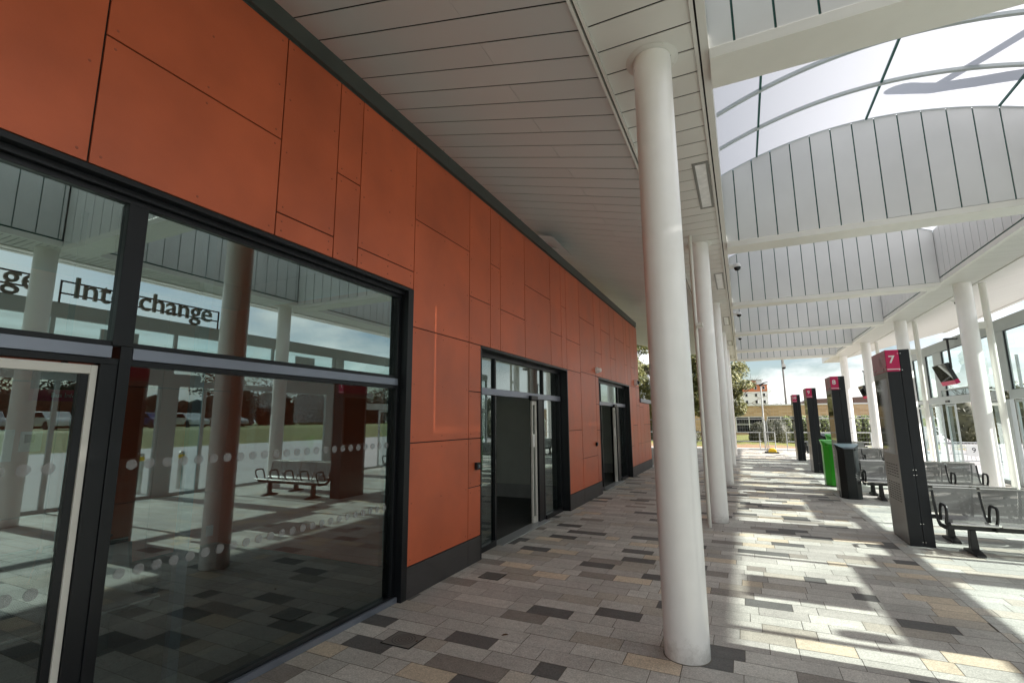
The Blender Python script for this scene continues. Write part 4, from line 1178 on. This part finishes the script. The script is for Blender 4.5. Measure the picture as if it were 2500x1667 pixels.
# apron side: rail fence with number signs, bollards, parked cars, trees, opposite bank
def apron_rail(y, num, label):
    o = thing('stand_railing', label, 'railing', (7.6,y,0), 'railings at the bus stands')
    f = MB(); f.cyl((7.2,y,.62),(9.6,y,.62),.02,n=8); f.cyl((7.2,y,.12),(9.6,y,.12),.02,n=8)
    x = 7.2
    while x < 9.61: f.cyl((x,y,.0 if abs((x-7.2)%1.2)<.01 else .12),(x,y,.62),.009,n=6); x += .12
    f.build('rail', M['galv'], o)
    pl_ = MB().box(7.45,7.85,y-.035,y-.02,.30,.72); po = pl_.build('number_plate', M['white'], o, .01)
    text(num, .26, M['kiosk'], po, facing((7.65,y-.037,.51),(1,0,0),(0,0,1)), 'number', .001)
    return o
apron_rail(23.9,'9','black railing with a white plate numbered 9 outside the shelter doors')
apron_rail(28.3,'9','farther black railing with a white number plate outside the shelter')
for i,y in enumerate((7.4,8.4,2.6)):
    o = thing('bollard', ['steel bollard with yellow cap on the bus apron, seen reflected, right of a pair','steel bollard with yellow cap on the bus apron, seen reflected, left of a pair','steel bollard with yellow cap on the apron, alone'][i], 'bollard', (7.4,y,0), 'bollards at the apron edge')
    MB().cyl((7.4,y,0),(7.4,y,.95),.07,n=18).build('post', M['steel'], o); MB().cyl((7.4,y,.80),(7.4,y,.9),.076,n=18).build('band', M['yellow'], o); MB().lathe([(.07,.95),(.05,.98),(0,.99)],(7.4,y,0),18).build('cap', M['steel'], o)
def car(x, y, mat, label):
    o = thing('parked_car', label, 'car', (x,y,1.3), 'cars parked beyond the far grass bank')
    b = MB(); L = 2.1
    b.prism([(x-L,1.55),(x-L,1.95),(x-L+.25,2.1),(x-1.1,2.2),(x-.55,2.66),(x+.8,2.68),(x+1.5,2.25),(x+L,2.15),(x+L,1.55)],'y',y-.85,y+.85)
    b.build('body', mat, o, .08)
    g_ = MB(); g_.prism([(x-1.0,2.22),(x-.5,2.6),(x+.75,2.6),(x+1.35,2.24)],'y',y-.86,y+.86); g_.build('window', M['carglass'], o)
    for xx in (x-1.3,x+1.3):
        for yy in (y-.8,y+.8): MB().cyl((xx,yy-.1,1.62),(xx,yy+.1,1.62),.32,n=18).build('wheel', M['tyre'], o)
cols = ['carblue','carsilver','carwhite','carsilver','carblue','carwhite','carsilver']
cl_ = ['dark blue','silver grey','white','silver grey','dark blue','white','silver grey']
for i in range(7): car(42+ (i%2)*.8, 12+i*3.6, M[cols[i]], f'{cl_[i]} parked car, {["leftmost","second from left","third from left","the middle one","third from right","second from right","rightmost"][i]} in the far row reflected in the window')
def wood(x, y0, y1, label, seed):
    rnd = random.Random(seed); cs = []
    for _ in range(60): cs.append(((x+rnd.uniform(-3,3),rnd.uniform(y0,y1),rnd.uniform(2,8)),(2.2,2.6,2.0)))
    for k_ in range(90): cs.append(((x+rnd.uniform(-2,2),y0+(y1-y0)*k_/90,rnd.uniform(1.5,4.5)),(1.6,1.6,1.8)))
    f = MB(); foliage(f, cs, 42000, .22, seed)
    for c_, r_ in cs[60:]:
        n, m_ = 8, 6; v_ = []
        for i in range(m_+1):
            for j in range(n): v_.append((c_[0]+1+1.6*math.sin(math.pi*i/m_)*math.cos(2*math.pi*j/n), c_[1]+1.6*math.sin(math.pi*i/m_)*math.sin(2*math.pi*j/n), c_[2]+2.2*math.cos(math.pi*i/m_)))
        f.add(v_,[(i*n+j,(i+1)*n+j,(i+1)*n+(j+1)%n,i*n+(j+1)%n) for i in range(m_) for j in range(n)],True)
    return tag(f.build('woodland', M['woodland']), label, 'woodland', None, 'stuff')
wood(56,-30,80,'dark line of trees beyond the apron, reflected in the window',5)

# ------------------------------------------------------------------ camera
cam = bpy.data.cameras.new('camera'); co = bpy.data.objects.new('camera', cam); col.objects.link(co)
yaw, pitch, roll, fpx = -.4391, .1607, -.0078, 1181.7
cy, sy, cpp, sp_ = math.cos(yaw), math.sin(yaw), math.cos(pitch), math.sin(pitch)
fwd = Vector((sy*cpp, cy*cpp, sp_)); rg = Vector((cy,-sy,0)); up = rg.cross(fwd)
r2 = rg*math.cos(roll)+up*math.sin(roll); u2 = -rg*math.sin(roll)+up*math.cos(roll)
co.matrix_world = Matrix(((r2.x,u2.x,-fwd.x,0),(r2.y,u2.y,-fwd.y,0),(r2.z,u2.z,-fwd.z,1.75),(0,0,0,1)))
cam.sensor_width = 36; cam.lens = 36*fpx/2500; cam.clip_end = 3000; cam.clip_start = .05
scene.camera = co

# ------------------------------------------------------------------ light
ELEV = math.atan(.60)
sun = bpy.data.lights.new('sun', 'SUN'); so = bpy.data.objects.new('sun', sun); col.objects.link(so)
sun.energy = 11.5; sun.angle = R(.53); sun.color = (1, .95, .88)
dvec = Vector((math.cos(ELEV), 0, math.sin(ELEV)))
so.rotation_euler = dvec.to_track_quat('Z','Y').to_euler()
so.location = (20,0,20)
wd = bpy.data.worlds.new('World'); scene.world = wd; wd.use_nodes = True
nt = wd.node_tree; bg = nt.nodes['Background']
sky = N(nt,'ShaderNodeTexSky', sky_type='NISHITA', sun_disc=False, sun_elevation=ELEV, sun_rotation=R(90))
sky.air_density = 1.0; sky.dust_density = 1.0
tc = N(nt,'ShaderNodeTexCoord'); mp = N(nt,'ShaderNodeMapping'); mp.inputs['Scale'].default_value = (1,1,2.6)
nt.links.new(tc.outputs['Generated'], mp.inputs['Vector'])
nz = N(nt,'ShaderNodeTexNoise', Scale=2.6, Detail=9., Roughness=.6); nt.links.new(mp.outputs[0], nz.inputs['Vector'])
cr = N(nt,'ShaderNodeValToRGB'); cr.color_ramp.elements[0].position = .40; cr.color_ramp.elements[1].position = .57
nt.links.new(nz.outputs['Fac'], cr.inputs['Fac'])
n2 = N(nt,'ShaderNodeTexNoise', Scale=5., Detail=6.); nt.links.new(mp.outputs[0], n2.inputs['Vector'])
mr = N(nt,'ShaderNodeMapRange'); mr.inputs['From Min'].default_value=.3; mr.inputs['From Max'].default_value=.7; mr.inputs['To Min'].default_value = 7.5; mr.inputs['To Max'].default_value = 12.5
nt.links.new(n2.outputs['Fac'], mr.inputs['Value'])
cb = N(nt,'ShaderNodeCombineColor')
for i in range(3): nt.links.new(mr.outputs[0], cb.inputs[i])
mx = N(nt,'ShaderNodeMix', data_type='RGBA')
nt.links.new(cr.outputs['Color'], mx.inputs['Factor']); nt.links.new(sky.outputs[0], mx.inputs['A']); nt.links.new(cb.outputs[0], mx.inputs['B'])
nt.links.new(mx.outputs['Result'], bg.inputs['Color']); bg.inputs['Strength'].default_value = .15

scene.view_settings.view_transform = 'Standard'; scene.view_settings.look = 'None'; scene.view_settings.exposure = 0
cyc = scene.cycles
cyc.use_denoising = True
try: cyc.denoiser = 'OPENIMAGEDENOISE'
except Exception: pass
cyc.max_bounces = 12; cyc.diffuse_bounces = 5; cyc.glossy_bounces = 5; cyc.transmission_bounces = 6; cyc.transparent_max_bounces = 24
cyc.sample_clamp_indirect = 8.0; cyc.caustics_reflective = False; cyc.caustics_refractive = False
